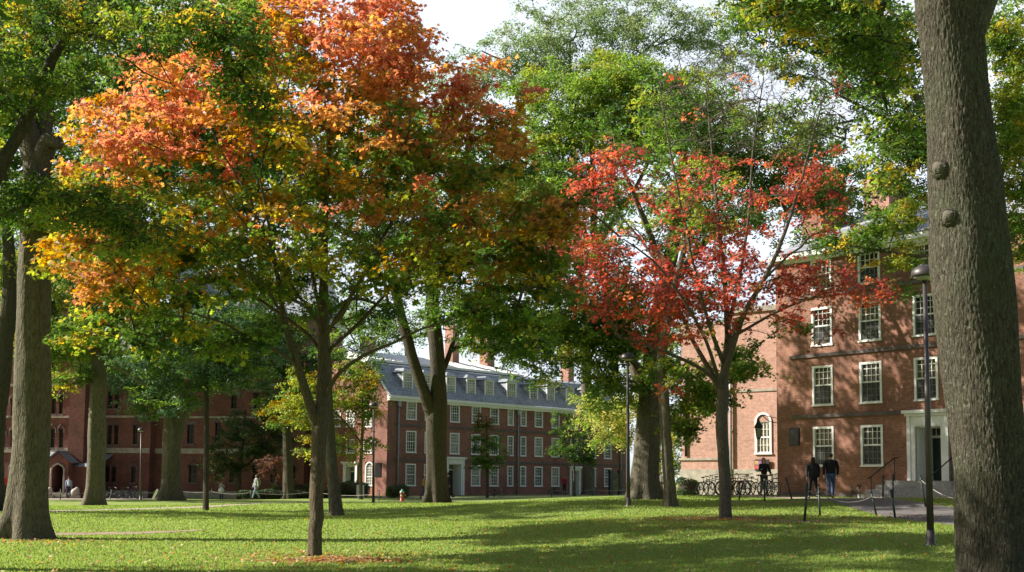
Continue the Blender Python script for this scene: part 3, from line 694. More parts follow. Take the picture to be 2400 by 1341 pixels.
M['gothic_sash'] = plain('brown_sash_paint', (.05,.03,.025), .5)
_c = [(A, 0), (Bw, 1.0), (Cw, .8), (Dw, .5)]
for L, pl in _c:
    for h in L:
        wx = h[1] - h[0]; window(g.root, (h[0]+h[1])/2, h[2], wx, h[3]-h[2], 2, 2, plane=pl + .12, mat='gothic_sash', pane='glass', casing=.05)
for L, pl in _c:
    for h in L:
        tr = MB(); xm = (h[0]+h[1])/2; hw = (h[1]-h[0])/2 + .1; zt = h[3]
        if L is Bw and h[2] > 4: tr.box(h[0]-.35, h[1]+.35, pl - .08, pl - .003, zt, zt + .3)
        else: tr.tube([(xm - hw, pl - .04, zt - .35), (xm - hw, pl - .04, zt + .02), (xm, pl - .04, zt + .42), (xm + hw, pl - .04, zt + .02), (xm + hw, pl - .04, zt - .35)], .06, 4, smooth=False)
        tr.build('window_surround', M['stone_dark'], g.root)
        tr = MB(); tr.box(h[0]-.12, h[1]+.12, pl - .1, pl - .003, h[2] - .16, h[2]); tr.build('window_sill', M['stone_dark'], g.root)
bl = MB()
for (py0, py1) in ((1050,1062),(974,979),(898,904)):
    for (a, b_, pl) in ((xa,xb,0),(xb,xc,1.0),(xl,xt0,.5)):
        bl.box(a+.02, b_-.02, pl - .09, pl - .003, gzz(py1), gzz(py0))
bl.build('belt_course', M['stone'], g.root)
sb = MB()
for (a, b_, pl) in ((xa,xb,0),(xb,xc,1.0),(xl,xt0,.5)): sb.box(a+.01, b_-.01, pl-.18, pl - .003, -1, gzz(1150))
sb.build('stone_base', M['stone'], g.root)
# porch with pointed arch
px0, px1 = gx(112, w=-3.5), gx(160, w=-3.5); pc = (px0+px1)/2; pz = gzz(1082, 136, -3.5); pt = gzz(1060, 136, -3.5)
pm = MB(); ow = .42 * (px1-px0) * .75; oz = gzz(1100, 136, -3.5); ot = gzz(1086, 136, -3.5)
arch = [(pc-ow,0.6),(pc-ow,oz),(pc-ow*.7,oz+(ot-oz)*.6),(pc,ot),(pc+ow*.7,oz+(ot-oz)*.6),(pc+ow,oz),(pc+ow,0.6)]
outer = [(px0,0.6),(px0,pz),(px0+(pc-px0)*.3,pz+(pt-pz)*.3),(pc,pt),(px1-(px1-pc)*.3,pz+(pt-pz)*.3),(px1,pz),(px1,0.6)]
vs = []; 
for yy in (-3.5, -3.1): vs += [(a, yy, b_) for a, b_ in arch] + [(a, yy, b_) for a, b_ in outer]
fs = []
for i in range(6): fs += [(i, 7+i, 8+i, i+1), (14+i, 15+i, 22+i, 21+i), (i, i+1, 15+i, 14+i), (7+i, 21+i, 22+i, 8+i)]
pm.add(vs, fs); pm.box(px0, px0+.4, -3.1, .3, -1, pz); pm.box(px1-.4, px1, -3.1, .3, -1, pz); pm.box(px1, px1 + 1.9, -2.6, -2.2, -1, pz - .3)
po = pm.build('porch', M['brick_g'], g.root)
pr = MB(); pr.add([(px0-.3,-3.8,pz-.1),(pc,-3.8,pt+.15),(px1+.3,-3.8,pz-.1),(px0-.3,.5,pz-.1),(pc,.5,pt+.15),(px1+.3,.5,pz-.1)], [(0,1,4,3),(1,2,5,4)])
pr.add([(px1,-2.9,pz-.4),(px1+2.2,-2.9,pz-.4),(px1+2.2,.5,pz+.9),(px1,.5,pz+.9)], [(0,1,2,3)]); pr.add([(px0-2,-2.9,pz-.4),(px0,-2.9,pz-.4),(px0,.5,pz+.9),(px0-2,.5,pz+.9)], [(0,1,2,3)])
pr.build('porch_roof', M['slate'], po)
at = MB(); at.tube([(a, -3.53, b_) for a, b_ in arch], .09, 6); at.build('arch_trim', M['stone'], po)
ps = MB()
for i in range(4): ps.box(px0 - .2, px1 + .2, -3.6 - .35*(3-i), -3.0, -.5, .15 + .15*(i+1))
ps.build('porch_steps', M['stone'], po)
pd = MB(); pd.box(pc - ow, pc + ow, -.2, -.1, .6, oz + .3); pd.build('porch_door', plain('dark_oak', (.05,.02,.012)), po)
# ------------------------------------------------------------------ trees
def smooth_poly(P, R, step):
    """Catmull-Rom resample of a polyline with radii"""
    P = [np.array(p, float) for p in P]; out = []; rr = []
    for i in range(len(P) - 1):
        p0 = P[max(i-1, 0)]; p1 = P[i]; p2 = P[i+1]; p3 = P[min(i+2, len(P)-1)]
        n = max(2, int(np.linalg.norm(p2 - p1) / step))
        for k in range(n):
            t = k / n
            out.append(.5 * ((2*p1) + (-p0+p2)*t + (2*p0-5*p1+4*p2-p3)*t*t + (-p0+3*p1-3*p2+p3)*t**3)); rr.append(R[i] * (1-t) + R[i+1] * t)
    out.append(P[-1]); rr.append(R[-1]); return out, rr
class Tubes:
    def __init__(s): s.V = []; s.F = []; s.n = 0
    def add(s, pts, rad, k, rough=0., seed=0, furrow=0., flare=0.):
        pts = np.array(pts); rad = np.array(rad); n = len(pts)
        if n < 2: return
        T = np.gradient(pts, axis=0); T /= np.linalg.norm(T, axis=1, keepdims=True) + 1e-9
        ref = np.array([1., 0, 0]) if abs(T[0][0]) < .8 else np.array([0, 1., 0]); A = np.zeros_like(pts)
        for i in range(n):
            a = ref - T[i] * ref.dot(T[i]); a /= np.linalg.norm(a) + 1e-9; A[i] = a; ref = a
        B = np.cross(T, A); th = np.linspace(0, 2*math.pi, k, endpoint=False)
        r = rad[:, None] * np.ones((1, k))
        if rough:
            # lobed, furrowed stem
            h = np.arange(n)[:, None] * np.linalg.norm(np.diff(pts, axis=0), axis=1).mean()
            ph = seed * 1.7
            r = r * (1 + rough * (.5*np.sin(3*th[None] + .35*h + ph) + .35*np.sin(5*th[None] - .5*h + 2*ph) + .25*np.sin(8*th[None] + .8*h + ph) + .2*np.sin(2*th[None]+1.9*h)))
        if flare:
            zz_ = pts[:, 2] - pts[0, 2]; fe = np.exp(-zz_ / (rad[len(rad)//3] * 1.5))[:, None]
            r = r * (1 + flare * fe * (.45*np.sin(5*th[None] + seed) + .35*np.sin(3*th[None] + 2*seed) + .25*np.sin(8*th[None] + seed) + .3))
        if furrow:
            hh = np.r_[0, np.cumsum(np.linalg.norm(np.diff(pts, axis=0), axis=1))][:, None]; tt = th[None] + .12*np.sin(.9*hh + seed)
            nf = max(6, int(rad.mean() * 2 * math.pi / .06)); S_ = np.sin
            wp = 1.6*S_(2.3*hh + 3*th[None]) + 1.2*S_(5.1*hh - 7*th[None] + 1) + .9*S_(11*hh + 16*th[None] + 2*S_(3*hh)) + .7*S_(23*hh - 29*th[None]) + .5*S_(41*hh + 37*th[None])
            f1 = np.abs(S_(nf*th[None] + wp)); f2 = np.abs(S_((nf//2+3)*th[None] - .8*wp + 5*S_(2.1*hh+th[None])))
            brk = .5 + .5*S_(29*hh + 19*th[None] + 3*S_(6*hh - 11*th[None]) + 2*S_(13*hh+23*th[None]))
            r = r + furrow * (f1**.6 * (.65 + .35*f2) - .25*brk*(1-f1) - .6)
            # broad swellings and hollows of an old stem
            r = r * (1 + .018*S_(1.9*hh + 2*th[None]) + .014*S_(3.7*hh - 3*th[None]))
        v = pts[:, None, :] + r[..., None] * (A[:, None, :] * np.cos(th)[None, :, None] + B[:, None, :] * np.sin(th)[None, :, None])
        s.V.append(v.reshape(-1, 3)); i = np.arange(n - 1)[:, None] * k; j = np.arange(k)[None, :]; j2 = (j + 1) % k
        f = np.stack([i + j, i + j2, i + k + j2, i + k + j], -1).reshape(-1, 4) + s.n
        s.F.append(f); s.n += n * k
    def mesh(s, name, mat, off):
        V = np.concatenate(s.V) - off; return np_mesh(name, V, np.concatenate(s.F).ravel(), 4, [mat], smooth=True)

def tree(name, label, base, limbs, blobs, K, per, size, pal, spray=.55, shape=OVAL, barkm='bark_grey', group=None, flat=.35, dens=None, hole=.0,
         knots=(), cat='tree', droop=.25, rough=.06, tipr=.006, bare=0, seed=1, mat='leaf', detail=1, trunkname='trunk', upk=.5, furrow=0.):
    """base (px,py,Y); limbs: polylines of (px,py,dY,wpx); blobs (px,py,rx,ry,dY,depth_m,weight)"""
    rng = np.random.default_rng(seed); bx, by, Yb = base
    bp = W(bx, by, Yb); bp.z = gz(bp.x, bp.y) - .05
    root = empty(name, bp, 0, label, cat, group)
    nodes = []; rads = []; fixed = []; tubes = Tubes()
    for li, L in enumerate(limbs):
        P = [np.array(W(q[0], q[1], Yb + q[2])) for q in L]; R = [q[3] / 2 / F * (Yb + q[2]) for q in L]
        if li == 0: P[0] = np.array(bp) + np.array([0,0,-.1])
        w0 = R[0]; step = .25 if w0 > .1 else .35
        if Yb > 55: step *= 2
        fw = furrow if (furrow and w0 > .25) else 0
        if fw: step = .022 if Yb < 20 else .05
        p, r_ = smooth_poly(P, R, step)
        if w0 > .05:
            p = [q + rng.normal(0, 0 if (fw or not i or i > len(p)-2) else .008, 3) * min(1, w0 * 6) for i, q in enumerate(p)]
        else: p = [q + (rng.normal(0, .035, 3) if i else 0) for i, q in enumerate(p)]
        if li == 0:   # root flare
            p0 = p[0].copy(); r_ = np.array(r_)
            hgt = np.array([q[2] - p0[2] for q in p]); fl = rough > .04
            r_ = r_ * (1 + (.38 if fl else .18) * np.exp(-hgt / (r_[min(4, len(r_)-1)] * 1.1)))
        k = 48 if (li == 0 and w0 > .12) else 22 if w0 > .2 else 12 if w0 > .06 else 6
        if fw: k = 240 if Yb < 20 else 120
        tubes.add(p, r_, k, rough if w0 > .08 else 0, seed + li, fw, (.42 if w0 > .2 else .2) if li == 0 else 0)
        sk = 10 if fw else 1
        nodes += p[::sk]; rads += list(r_)[::sk]; fixed += [1] * len(p[::sk])
    # clusters
    bw = np.array([(b[2] * b[3] * (b[6] if len(b) > 6 else 1)) for b in blobs], float); bw /= bw.sum()
    C = []
    tries = 0
    while len(C) < K and tries < K * 30:
        tries += 1
        b = blobs[rng.choice(len(blobs), p=bw)]
        u = rng.normal(size=3); u /= np.linalg.norm(u); rr = rng.uniform() ** .45
        px = b[0] + u[0] * b[2] * rr; py = b[1] + u[2] * b[3] * rr; d = Yb + b[4] + u[1] * b[5] * rr
        c = W(px, py, d)
        if hole and noise.noise(Vector(c) * .55 + Vector((seed * 3.1, 0, 0))) < hole - .35 and rng.uniform() < .85: continue
        if c.z < gz(c.x, c.y) + 1.2: continue
        C.append((np.array(c), px, py))
    if not C: C = []
    nd = np.array(nodes); par = -np.ones(len(nd), int); mainN = len(nd)
    dist = [np.min(np.linalg.norm(nd - c[0], axis=1)) for c in C]; order = np.argsort(dist)
    Nn = [nd]; cnt = mainN; allp = np.zeros((mainN + len(C) * 14, 3)); allp[:mainN] = nd
    parent = np.full(len(allp), -1); isl = np.ones(len(allp), bool); isl[:mainN] = True; chains = []
    low = np.zeros(len(allp), bool); low[:mainN] = [q[2] < bp.z + 1.6 for q in nodes]
    weight = np.zeros(len(allp))
    for oi in order:
        c = C[oi][0]; q = allp[:cnt]; dv = c - q; dl = np.linalg.norm(dv, axis=1)
        cost = dl * (1 + .9 * np.clip(-dv[:, 2] / (dl + 1e-6) + .15, 0, 1)) + low[:cnt] * 50
        j = int(np.argmin(cost)); a = allp[j]; L = dl[j]
        n = int(min(12, max(2, L / (.4 if Yb < 60 else .7)))); out = (a - allp[max(parent[j], 0)]) if parent[j] >= 0 else np.array([0, 0, upk])
        on = np.linalg.norm(out); out = out / on if on > 1e-6 else np.array([0,0,1.])
        m = a + (c - a) * .45 + out * L * .18 + np.array([0, 0, .10 * L]); prev = j; ch = [j]
        for s_ in range(1, n + 1):
            t = s_ / n; p = (1-t)**2 * a + 2*t*(1-t) * m + t*t * c + rng.normal(0, .03 * min(1, L), 3) * (s_ < n)
            allp[cnt] = p; parent[cnt] = prev; prev = cnt; ch.append(cnt); cnt += 1
        chains.append(ch); weight[prev] += 1
    for i in range(cnt - 1, mainN - 1, -1): weight[parent[i]] += weight[i]
    for ch in chains:
        wts = weight[ch[1:]]; r_ = tipr * np.maximum(wts, 1) ** .42; r_ = np.r_[min(r_[0] * 1.15, rads[ch[0]] if ch[0] < mainN else 9), r_]; r_[-1] *= .5
        tubes.add(allp[ch], r_, 5 if r_[0] > .02 else 3)
    # twigs
    cc = np.array([c[0] for c in C]); nC = len(cc); tw = 6 if detail else 4
    TD = rng.normal(size=(nC, tw, 3)); TD[..., 2] *= flat; TD[..., 2] += .12; TD /= np.linalg.norm(TD, axis=2, keepdims=True)
    TL = rng.uniform(.5, 1.25, (nC, tw)) * spray
    if detail:
        for i in range(nC):
            for t_ in range(tw):
                e = cc[i] + TD[i, t_] * TL[i, t_]; mdd = cc[i] + TD[i, t_] * TL[i, t_] * .5 + np.array([0, 0, .06 * spray])
                tubes.add([cc[i], mdd, e - np.array([0, 0, .05 * spray])], [tipr * .8, tipr * .6, tipr * .35], 3)
    link(trunkname, tubes.mesh(trunkname, M[barkm], np.array(bp)), root)
    # leaves
    lvl = np.array([(0 if (bare and bare(C[i][1], C[i][2], rng)) else 1) for i in range(nC)])
    idx = np.repeat(np.arange(nC), per); idx = idx[lvl[idx] > 0]; n = len(idx)
    ti = rng.integers(0, tw, n); uu = rng.uniform(.0, 1.08, n) ** .8
    P = cc[idx] + TD[idx, ti] * (TL[idx, ti] * uu)[:, None] + rng.normal(0, spray * .16, (n, 3)) * np.array([1, 1, .7]); P[:, 2] -= droop * spray * uu ** 2
    Nn = rng.normal(0, 1, (n, 3)) * .62; Nn[:, 2] += .9; Nn[:, 0] -= .25; Nn += TD[idx, ti] * .35
    cl = np.array([pal(C[i][1], C[i][2], rng, C[i][0]) for i in range(nC)])
    cols = cl[idx]; 
    j = rng.uniform(.72, 1.25, (n, 1)); cols = cols * j; cols[:, 1] *= rng.uniform(.85, 1.15, n); cols[:, 0] *= rng.uniform(.88, 1.12, n)
    me = leaves_mesh_rng('crown', P - np.array(bp), Nn, rng.uniform(.7, 1.2, n) * size, np.clip(cols, 0, 1), shape, M[mat], rng)
    link('crown', me, root)
    if knots:
        for (kx, ky, kr, dY, knx, kny) in knots:
            p = W(kx, ky, Yb + dY); r0 = kr / F * Yb; q = MB(); vs = []; n_ = 28; prof = [(1.75,-.030),(1.5,.002),(1.28,.020),(1.10,.012),(1.0,.022),(.8,.040),(.5,.052),(.2,.056)]
            for i, (rr, z_) in enumerate(prof):
                for k in range(n_):
                    t = 2*math.pi*k/n_; c_ = (math.cos(t), math.sin(t)); w_ = noise.noise(Vector((c_[0]*1.3, c_[1]*1.3, kx*.1 + i*.12)))
                    w2 = noise.noise(Vector((c_[0]*5, c_[1]*5, i*.9))); vs.append((r0*rr*(1 + .22*w_ + .05*w2)*c_[0], r0*rr*(1.15 + .22*w_ + .05*w2)*c_[1], z_ + .014*w2*(i > 0)))
            fs = [(i*n_+k, i*n_+(k+1)%n_, (i+1)*n_+(k+1)%n_, (i+1)*n_+k) for i in range(len(prof)-1) for k in range(n_)]
            q.add(vs, fs[:n_*4], 0, True); q.add(vs, fs[n_*4:] + [tuple(range((len(prof)-1)*n_, len(prof)*n_))], 1, True)
            me2 = q.mesh('branch_scar', [M[barkm], M['scar']]); o = link('branch_scar', me2, root); o.location = p - bp
            o.rotation_euler = Vector((knx, kny, .05)).to_track_quat('Z', 'Y').to_euler()
    return root
def leaves_mesh_rng(name, P, Nn, size, cols, shape, mat, rng):
    n = len(P); Nn = Nn / np.linalg.norm(Nn, axis=1, keepdims=True)
    r = rng.normal(size=(n, 3)); U = r - Nn * np.sum(r * Nn, 1, keepdims=True); U /= np.linalg.norm(U, axis=1, keepdims=True)
    Vv = np.cross(Nn, U); s = size[:, None, None]; k = len(shape); T = shape[None]
    V = P[:, None, :] + s * (T[:, :, 0:1] * U[:, None, :] + T[:, :, 1:2] * Vv[:, None, :] + T[:, :, 2:3] * Nn[:, None, :])
    return np_mesh(name, V.reshape(-1, 3), np.arange(n * k), k, [mat], np.repeat(cols, k, 0))
M['scar'] = plain('healed_branch_scar', (.10,.09,.068), .9, var=.25, nscale=14, bmp=.4)

c3 = lambda *a: np.array(a, float)
DG, MG, LG, YG, YE = c3(.042,.085,.02), c3(.09,.16,.03), c3(.16,.25,.045), c3(.28,.31,.05), c3(.48,.37,.06)
OR, RO, RD, CR_, BR = c3(.58,.29,.10), c3(.58,.23,.13), c3(.44,.11,.08), c3(.36,.085,.08), c3(.21,.11,.05)
def pick(rng, opts):
    w = np.array([o[1] for o in opts], float); w /= w.sum(); return opts[rng.choice(len(opts), p=w)][0]
def mixp(*opts): return lambda px, py, rng, c: pick(rng, opts)
def nz(c, f, s=0): return noise.noise(Vector(c) * f + Vector((s, s * .7, 0)))
def pal_orange(px, py, rng, c):
    n = .8 * nz(c, .5, 3) + .7 * nz(c, 1.5, 9) + rng.normal(0, .18)
    t = (430 - py) / 300 + n * 1.4 - .22
    if px < 560 and 120 < py < 430: t += .75
    if px < 430 and 520 < py < 730: t += .9
    if 430 <= px < 700 and 480 < py < 700: t += .25
    if px > 900 and 350 < py: t += .15
    if 950 < px < 1240 and py < 280: t += .4
    if px > 850 and 460 < py < 740: t += .6
    if py > 720: t -= .1
    if t > .95: return pick(rng, [(RO, 3), (OR, 3), (c3(.56,.21,.13), 3)])
    if t > .45: return pick(rng, [(OR, 4), (RO, 1.6), (c3(.42,.23,.04), 2), (YE, 1)])
    if t > .0: return pick(rng, [(c3(.34,.20,.035), 2.4), (YE, 1.6), (YG, 1.8), (OR, 1.5), (MG, .8)])
    if t > -.6: return pick(rng, [(YG, 3), (MG, 1.8), (LG, 2.2), (YE, 1.4), (OR, .4)])
    return pick(rng, [(MG, 2.6), (LG, 2.4), (DG, .9), (YG, 2.2), (YE, .7)])
def pal_red(px, py, rng, c):
    if py > 740 and px > 1650 and rng.uniform() < .5: return pick(rng, [(MG, 1), (YG, 1), (BR, 1)])
    return pick(rng, [(c3(.52,.13,.08), 3), (c3(.50,.12,.09), 3), (c3(.56,.20,.10), 2), (CR_, 1.4), (BR, .7), (c3(.20,.15,.05), .5)])

T1L = [
 [(738,1308,0,32),(740,1240,0,32),(743,1120,0,33),(747,1040,0,36),(752,985,0,40),(757,930,0,30),(758,850,0,26),(756,740,0,21),(760,620,.2,16),(765,480,.4,11),(774,330,.6,8),(784,170,.8,5)],
 [(748,1010,0,26),(735,978,-.1,24),(715,915,-.3,21),(698,858,-.5,19),(680,800,-.7,16),(663,730,-.9,13),(652,655,-1,11),(640,588,-1.2,9),(628,520,-1.3,6),(610,420,-1.6,4)],
 [(698,862,-.5,12),(668,833,-.8,9),(625,812,-1.2,8),(580,795,-1.6,7),(545,768,-2,6),(500,748,-2.3,5),(430,730,-2.6,3.5)],
 [(756,940,0,13),(775,905,-.2,11),(800,870,-.5,10),(855,832,-.8,9),(925,802,-1.2,7.5),(985,772,-1.5,6),(1070,745,-1.8,5),(1150,712,-2,4),(1220,690,-2.2,2.5)],
 [(758,850,0,13),(779,813,.3,11),(837,762,.8,9.5),(895,700,1.3,8),(950,640,1.7,7),(1010,580,2,5),(1070,520,2.2,3.5)],
 [(757,800,0,12),(780,760,.3,10),(825,690,.6,9),(880,590,.8,8),(940,480,1,7),(1010,360,1.2,6),(1060,280,1.3,5),(1090,190,1.4,3)],
 [(757,830,0,13),(738,804,.4,11),(705,770,.7,9),(660,738,1,8),(612,704,1.2,7),(550,657,1.4,5.5),(470,607,1.6,4.5),(390,540,1.8,3)],
 [(757,780,0,10),(728,740,-.5,8),(700,690,-.9,7),(660,640,-1.2,6),(600,560,-1.6,5),(540,470,-2,3.5),(490,380,-2.2,2.5)],
 [(758,760,0,11),(742,690,.8,9),(725,600,1.2,8),(700,480,1.5,7),(690,350,1.8,5),(680,200,2,3.5)],
 [(758,790,.0,10),(795,740,-.6,9),(830,680,-1,8),(862,620,-1.3,6),(900,560,-1.6,5),(960,500,-1.9,3)],
 [(640,588,-1.2,6),(600,500,-.9,5),(560,420,-.6,4),(500,330,-.4,3)],
 [(663,730,-.9,8),(620,680,-1.8,6),(560,620,-2.3,5),(470,560,-2.8,4),(380,520,-3,3)],
]
T1B = [(740,60,300,170,0,3.6),(560,20,120,90,0,2.5),(900,120,110,140,0,2.5),(400,270,240,150,.5,3),(300,420,190,120,0,3),(240,610,170,100,-.5,2.8),(460,600,260,160,-.5,3,.8),(330,720,200,70,-1,2),
       (700,330,320,240,0,3.8,.8),(950,350,230,200,.5,3,.75),(1110,215,115,95,.5,1.6,1.25),(1080,430,170,150,.5,2.6),(1120,600,190,100,0,2.6),(980,640,200,80,-.5,2.4),(700,560,300,150,0,3.2,.6),(1260,520,110,90,0,2),
       (430,790,190,45,-1.2,1.6),(170,790,55,30,-1.5,.8),(610,785,32,34,-1.6,.5),(1150,740,130,50,-1,1.6),(1200,300,50,120,.5,1.3),(150,560,60,60,0,1.2),(1280,580,70,120,.2,1.8),(1160,790,90,55,-.5,1.4),(1250,690,90,90,0,1.8,1.1),(1230,780,70,50,-.5,1.4),(250,500,150,90,-.5,2)]
tree('maple_tree', 'central maple with orange and red top, green lower leaves and slim forked trunk', (738,1308,26), T1L, T1B, 1320, 54, .077, pal_orange, spray=.46, shape=MAPLE, barkm='bark_maple', hole=.12, tipr=.0055, seed=3, mat='leaf_thin', rough=.035)

T2L = [
 [(1700,1224,0,29),(1699,1150,0,27),(1695,1060,0,27),(1691,1000,0,29),(1694,940,0,26),(1698,880,0,22),(1705,800,.2,17),(1702,700,.4,13),(1692,600,.6,10),(1680,480,.8,8),(1668,350,1,5),(1655,200,1.2,3)],
 [(1696,890,0,17),(1712,830,-.4,15),(1742,740,-.8,13),(1788,660,-1.2,11),(1830,570,-1.4,9),(1868,460,-1.6,7),(1900,340,-1.8,5),(1935,210,-2,3)],
 [(1693,930,0,15),(1665,870,.4,12),(1625,800,.8,10),(1590,720,1.1,8),(1555,640,1.3,7),(1500,560,1.5,5),(1430,480,1.6,3)],
 [(1692,905,0,12),(1650,868,-.5,9),(1600,842,-.8,8),(1530,815,-1.1,6),(1460,792,-1.4,4)],
 [(1702,800,0,9),(1760,765,.6,7),(1840,722,1,6),(1930,690,1.4,4),(2040,665,1.6,3)],
 [(1699,860,0,12),(1662,760,-.8,9),(1630,640,-1.2,7),(1600,500,-1.5,5),(1570,350,-1.6,4),(1545,200,-1.7,2)],
 [(1703,780,0,10),(1735,640,1,8),(1755,500,1.4,6),(1765,350,1.7,4.5),(1790,180,2,2.5)],
 [(1788,660,-1.2,7),(1850,600,-.6,5.5),(1920,540,-.2,4),(2000,490,0,3)],
 [(1690,910,-.1,10),(1655,800,-.9,8),(1600,700,-1.6,6),(1530,610,-1.9,5),(1460,560,-2.1,3)]]
T2B = [(1390,600,130,110,0,2.4),(1420,385,100,55,0,1.4),(1400,440,80,50,0,1.2),(1500,690,180,80,0,2.4),(1680,640,190,110,0,2.6),(1870,660,170,60,0,2.2),(2030,680,100,36,.5,1.4),(1900,440,90,120,-.5,1.8,.6),(1640,480,190,110,0,2.4,.55),
       (1480,800,60,24,-1,.8),(1600,760,150,50,-.5,1.6,.8),(1880,760,110,50,-.3,1.6,.8),(1560,920,50,16,-1,.6,.6),(1740,240,250,160,0,2.8,1.3),(1920,270,80,120,-1,1.4,.5),(1300,640,60,90,0,1.5),(1740,740,90,50,0,1.5,.5)]
tree('maple_tree', 'small red maple with half bare upper twigs in front of the brick buildings', (1700,1222,36), T2L, T2B, 1000, 26, .075, pal_red, spray=.42, shape=MAPLE, barkm='bark_twig',
     bare=lambda px, py, rng: rng.uniform() < (.99 if py < 355 and px > 1470 else .12), tipr=.006, seed=8, mat='leaf_thin', rough=.03, flat=.45)

# left big old tree, cut top
tree('old_tree', 'massive grey trunk at the left edge with broken stub below its dark green crown', (62,1265,31),
 [[(60,1265,0,96),(64,1200,0,88),(70,1100,0,86),(74,1000,0,84),(76,800,0,80),(80,620,0,72),(84,480,0,66),(86,400,0,62),(70,330,0,50),(50,240,.3,38),(20,120,.6,26),(0,0,.8,18)],
  [(86,410,0,50),(104,350,-.1,46),(118,330,-.2,38),(142,338,-.3,26),(146,338,-.3,3)],
  [(92,380,.1,44),(104,300,.4,38),(112,230,.6,34),(118,190,.7,28),(119,184,.7,3)]],
 [(60,480,150,70,0,2.5),(110,120,170,120,1,3),(10,250,110,160,1,3),(180,520,120,60,1,2),(330,560,120,60,2,2),(420,250,260,170,5,3,1.2),(560,420,200,120,6,3),(250,420,200,100,4,3),(700,200,150,130,7,3,.3)], 600, 95, .085, mixp((DG,3),(MG,3),(LG,1),(YG,.6)), spray=.6, shape=OAK, seed=21, hole=.1, rough=.05, furrow=.014)
# nearer left tree leaning in from outside the frame
tree('leaning_tree', 'dark leaning limb with fine green leaves reaching in from the upper left corner', (-420,1330,22),
 [[(-420,1330,0,120),(-360,1100,0,96),(-260,860,0,80),(-130,620,0,56),(-30,450,0,36),(22,352,0,30),(60,285,0,27),(95,215,0,25),(122,140,0,23),(152,98,0,20),(178,62,0,18),(192,5,0,15),(206,-80,0,12),(240,-200,0,8)],
  [(128,132,0,14),(108,88,.3,11),(98,45,.5,9),(85,0,.8,7)],
  [(180,70,0,10),(215,55,-.3,8),(262,50,-.5,7),(320,62,-.8,6),(355,90,-1,5),(385,120,-1.2,4),(400,140,-1.3,3)],
  [(165,85,0,9),(195,84,-.3,7),(238,84,-.6,6),(265,110,-.7,5),(300,150,-.9,4.5),(345,170,-1,4),(400,200,-1.2,3)],
  [(192,5,0,9),(260,-30,-.5,8),(360,-40,-1,7),(460,0,-1.4,6),(540,60,-1.7,4),(600,130,-1.9,3)],
  [(60,285,0,10),(20,240,.5,8),(-40,180,.8,6)], [(-130,620,0,20),(-60,540,-.5,14),(40,490,-1,9),(150,470,-1.4,6),(250,480,-1.6,4)]],
 [(420,40,210,80,-1,2.2),(560,130,90,110,-1.5,1.5),(600,260,60,50,-1.5,.9,.7),(130,30,180,80,0,2.2),(60,190,130,80,0,1.8,.7),(330,110,100,50,-1,1,.6),(180,480,190,60,-1.2,1.4,.9),(330,560,110,50,-1.4,1.2,.6),(-200,200,200,250,0,3,.7),(-250,500,200,150,0,3,.5)],
 560, 75, .055, mixp((DG,1.6),(MG,4),(LG,2.6),(YG,1.4),(YE,.5)), spray=.42, shape=OVAL, barkm='bark_dark', seed=31, hole=.2, flat=.3, rough=.03)
# right big trunk
T5 = tree('old_tree', 'huge furrowed trunk at the right edge with pale branch scars and lichen', (2345,1440,14),
 [[(2345,1440,0,176),(2342,1341,0,172),(2330,1200,0,166),(2322,1100,0,160),(2312,1000,0,166),(2300,880,0,178),(2287,760,0,184),(2275,620,0,182),(2268,520,0,168),(2258,420,0,164),(2250,320,0,152),(2240,200,0,148),(2230,100,0,148),(2222,20,0,160),(2190,-80,0,110),(2150,-250,0,90),(2120,-500,.5,60)],
  [(2232,150,.05,90),(2262,50,.05,110),(2300,-30,.1,90),(2340,-160,.2,80),(2400,-400,.4,60)],
  [(2190,-90,0,50),(2120,-120,1,34),(2020,-90,2,24),(1930,-30,3,15),(1860,40,3.5,8)],
  [(2180,-100,0,40),(2100,-60,2,26),(2060,40,3.5,16),(2050,150,4.5,10),(2080,260,5,6)]],
 [(1950,20,190,70,3,2),(2060,120,110,90,4,1.6),(2090,300,70,110,5,1,.7),(1820,-10,120,40,3,1.5),(2080,430,50,50,5,.7,.5)], 210, 55, .055, mixp((DG,2),(MG,3.5),(LG,1.6),(YG,1.6),(YE,.7)), spray=.4, shape=OAK, seed=41, hole=.2, rough=.03, barkm='bark_oak',
 knots=[(2199,394,13,-.215,-.75,-.66),(2222,508,13,-.27,-.6,-.8)], furrow=.017)

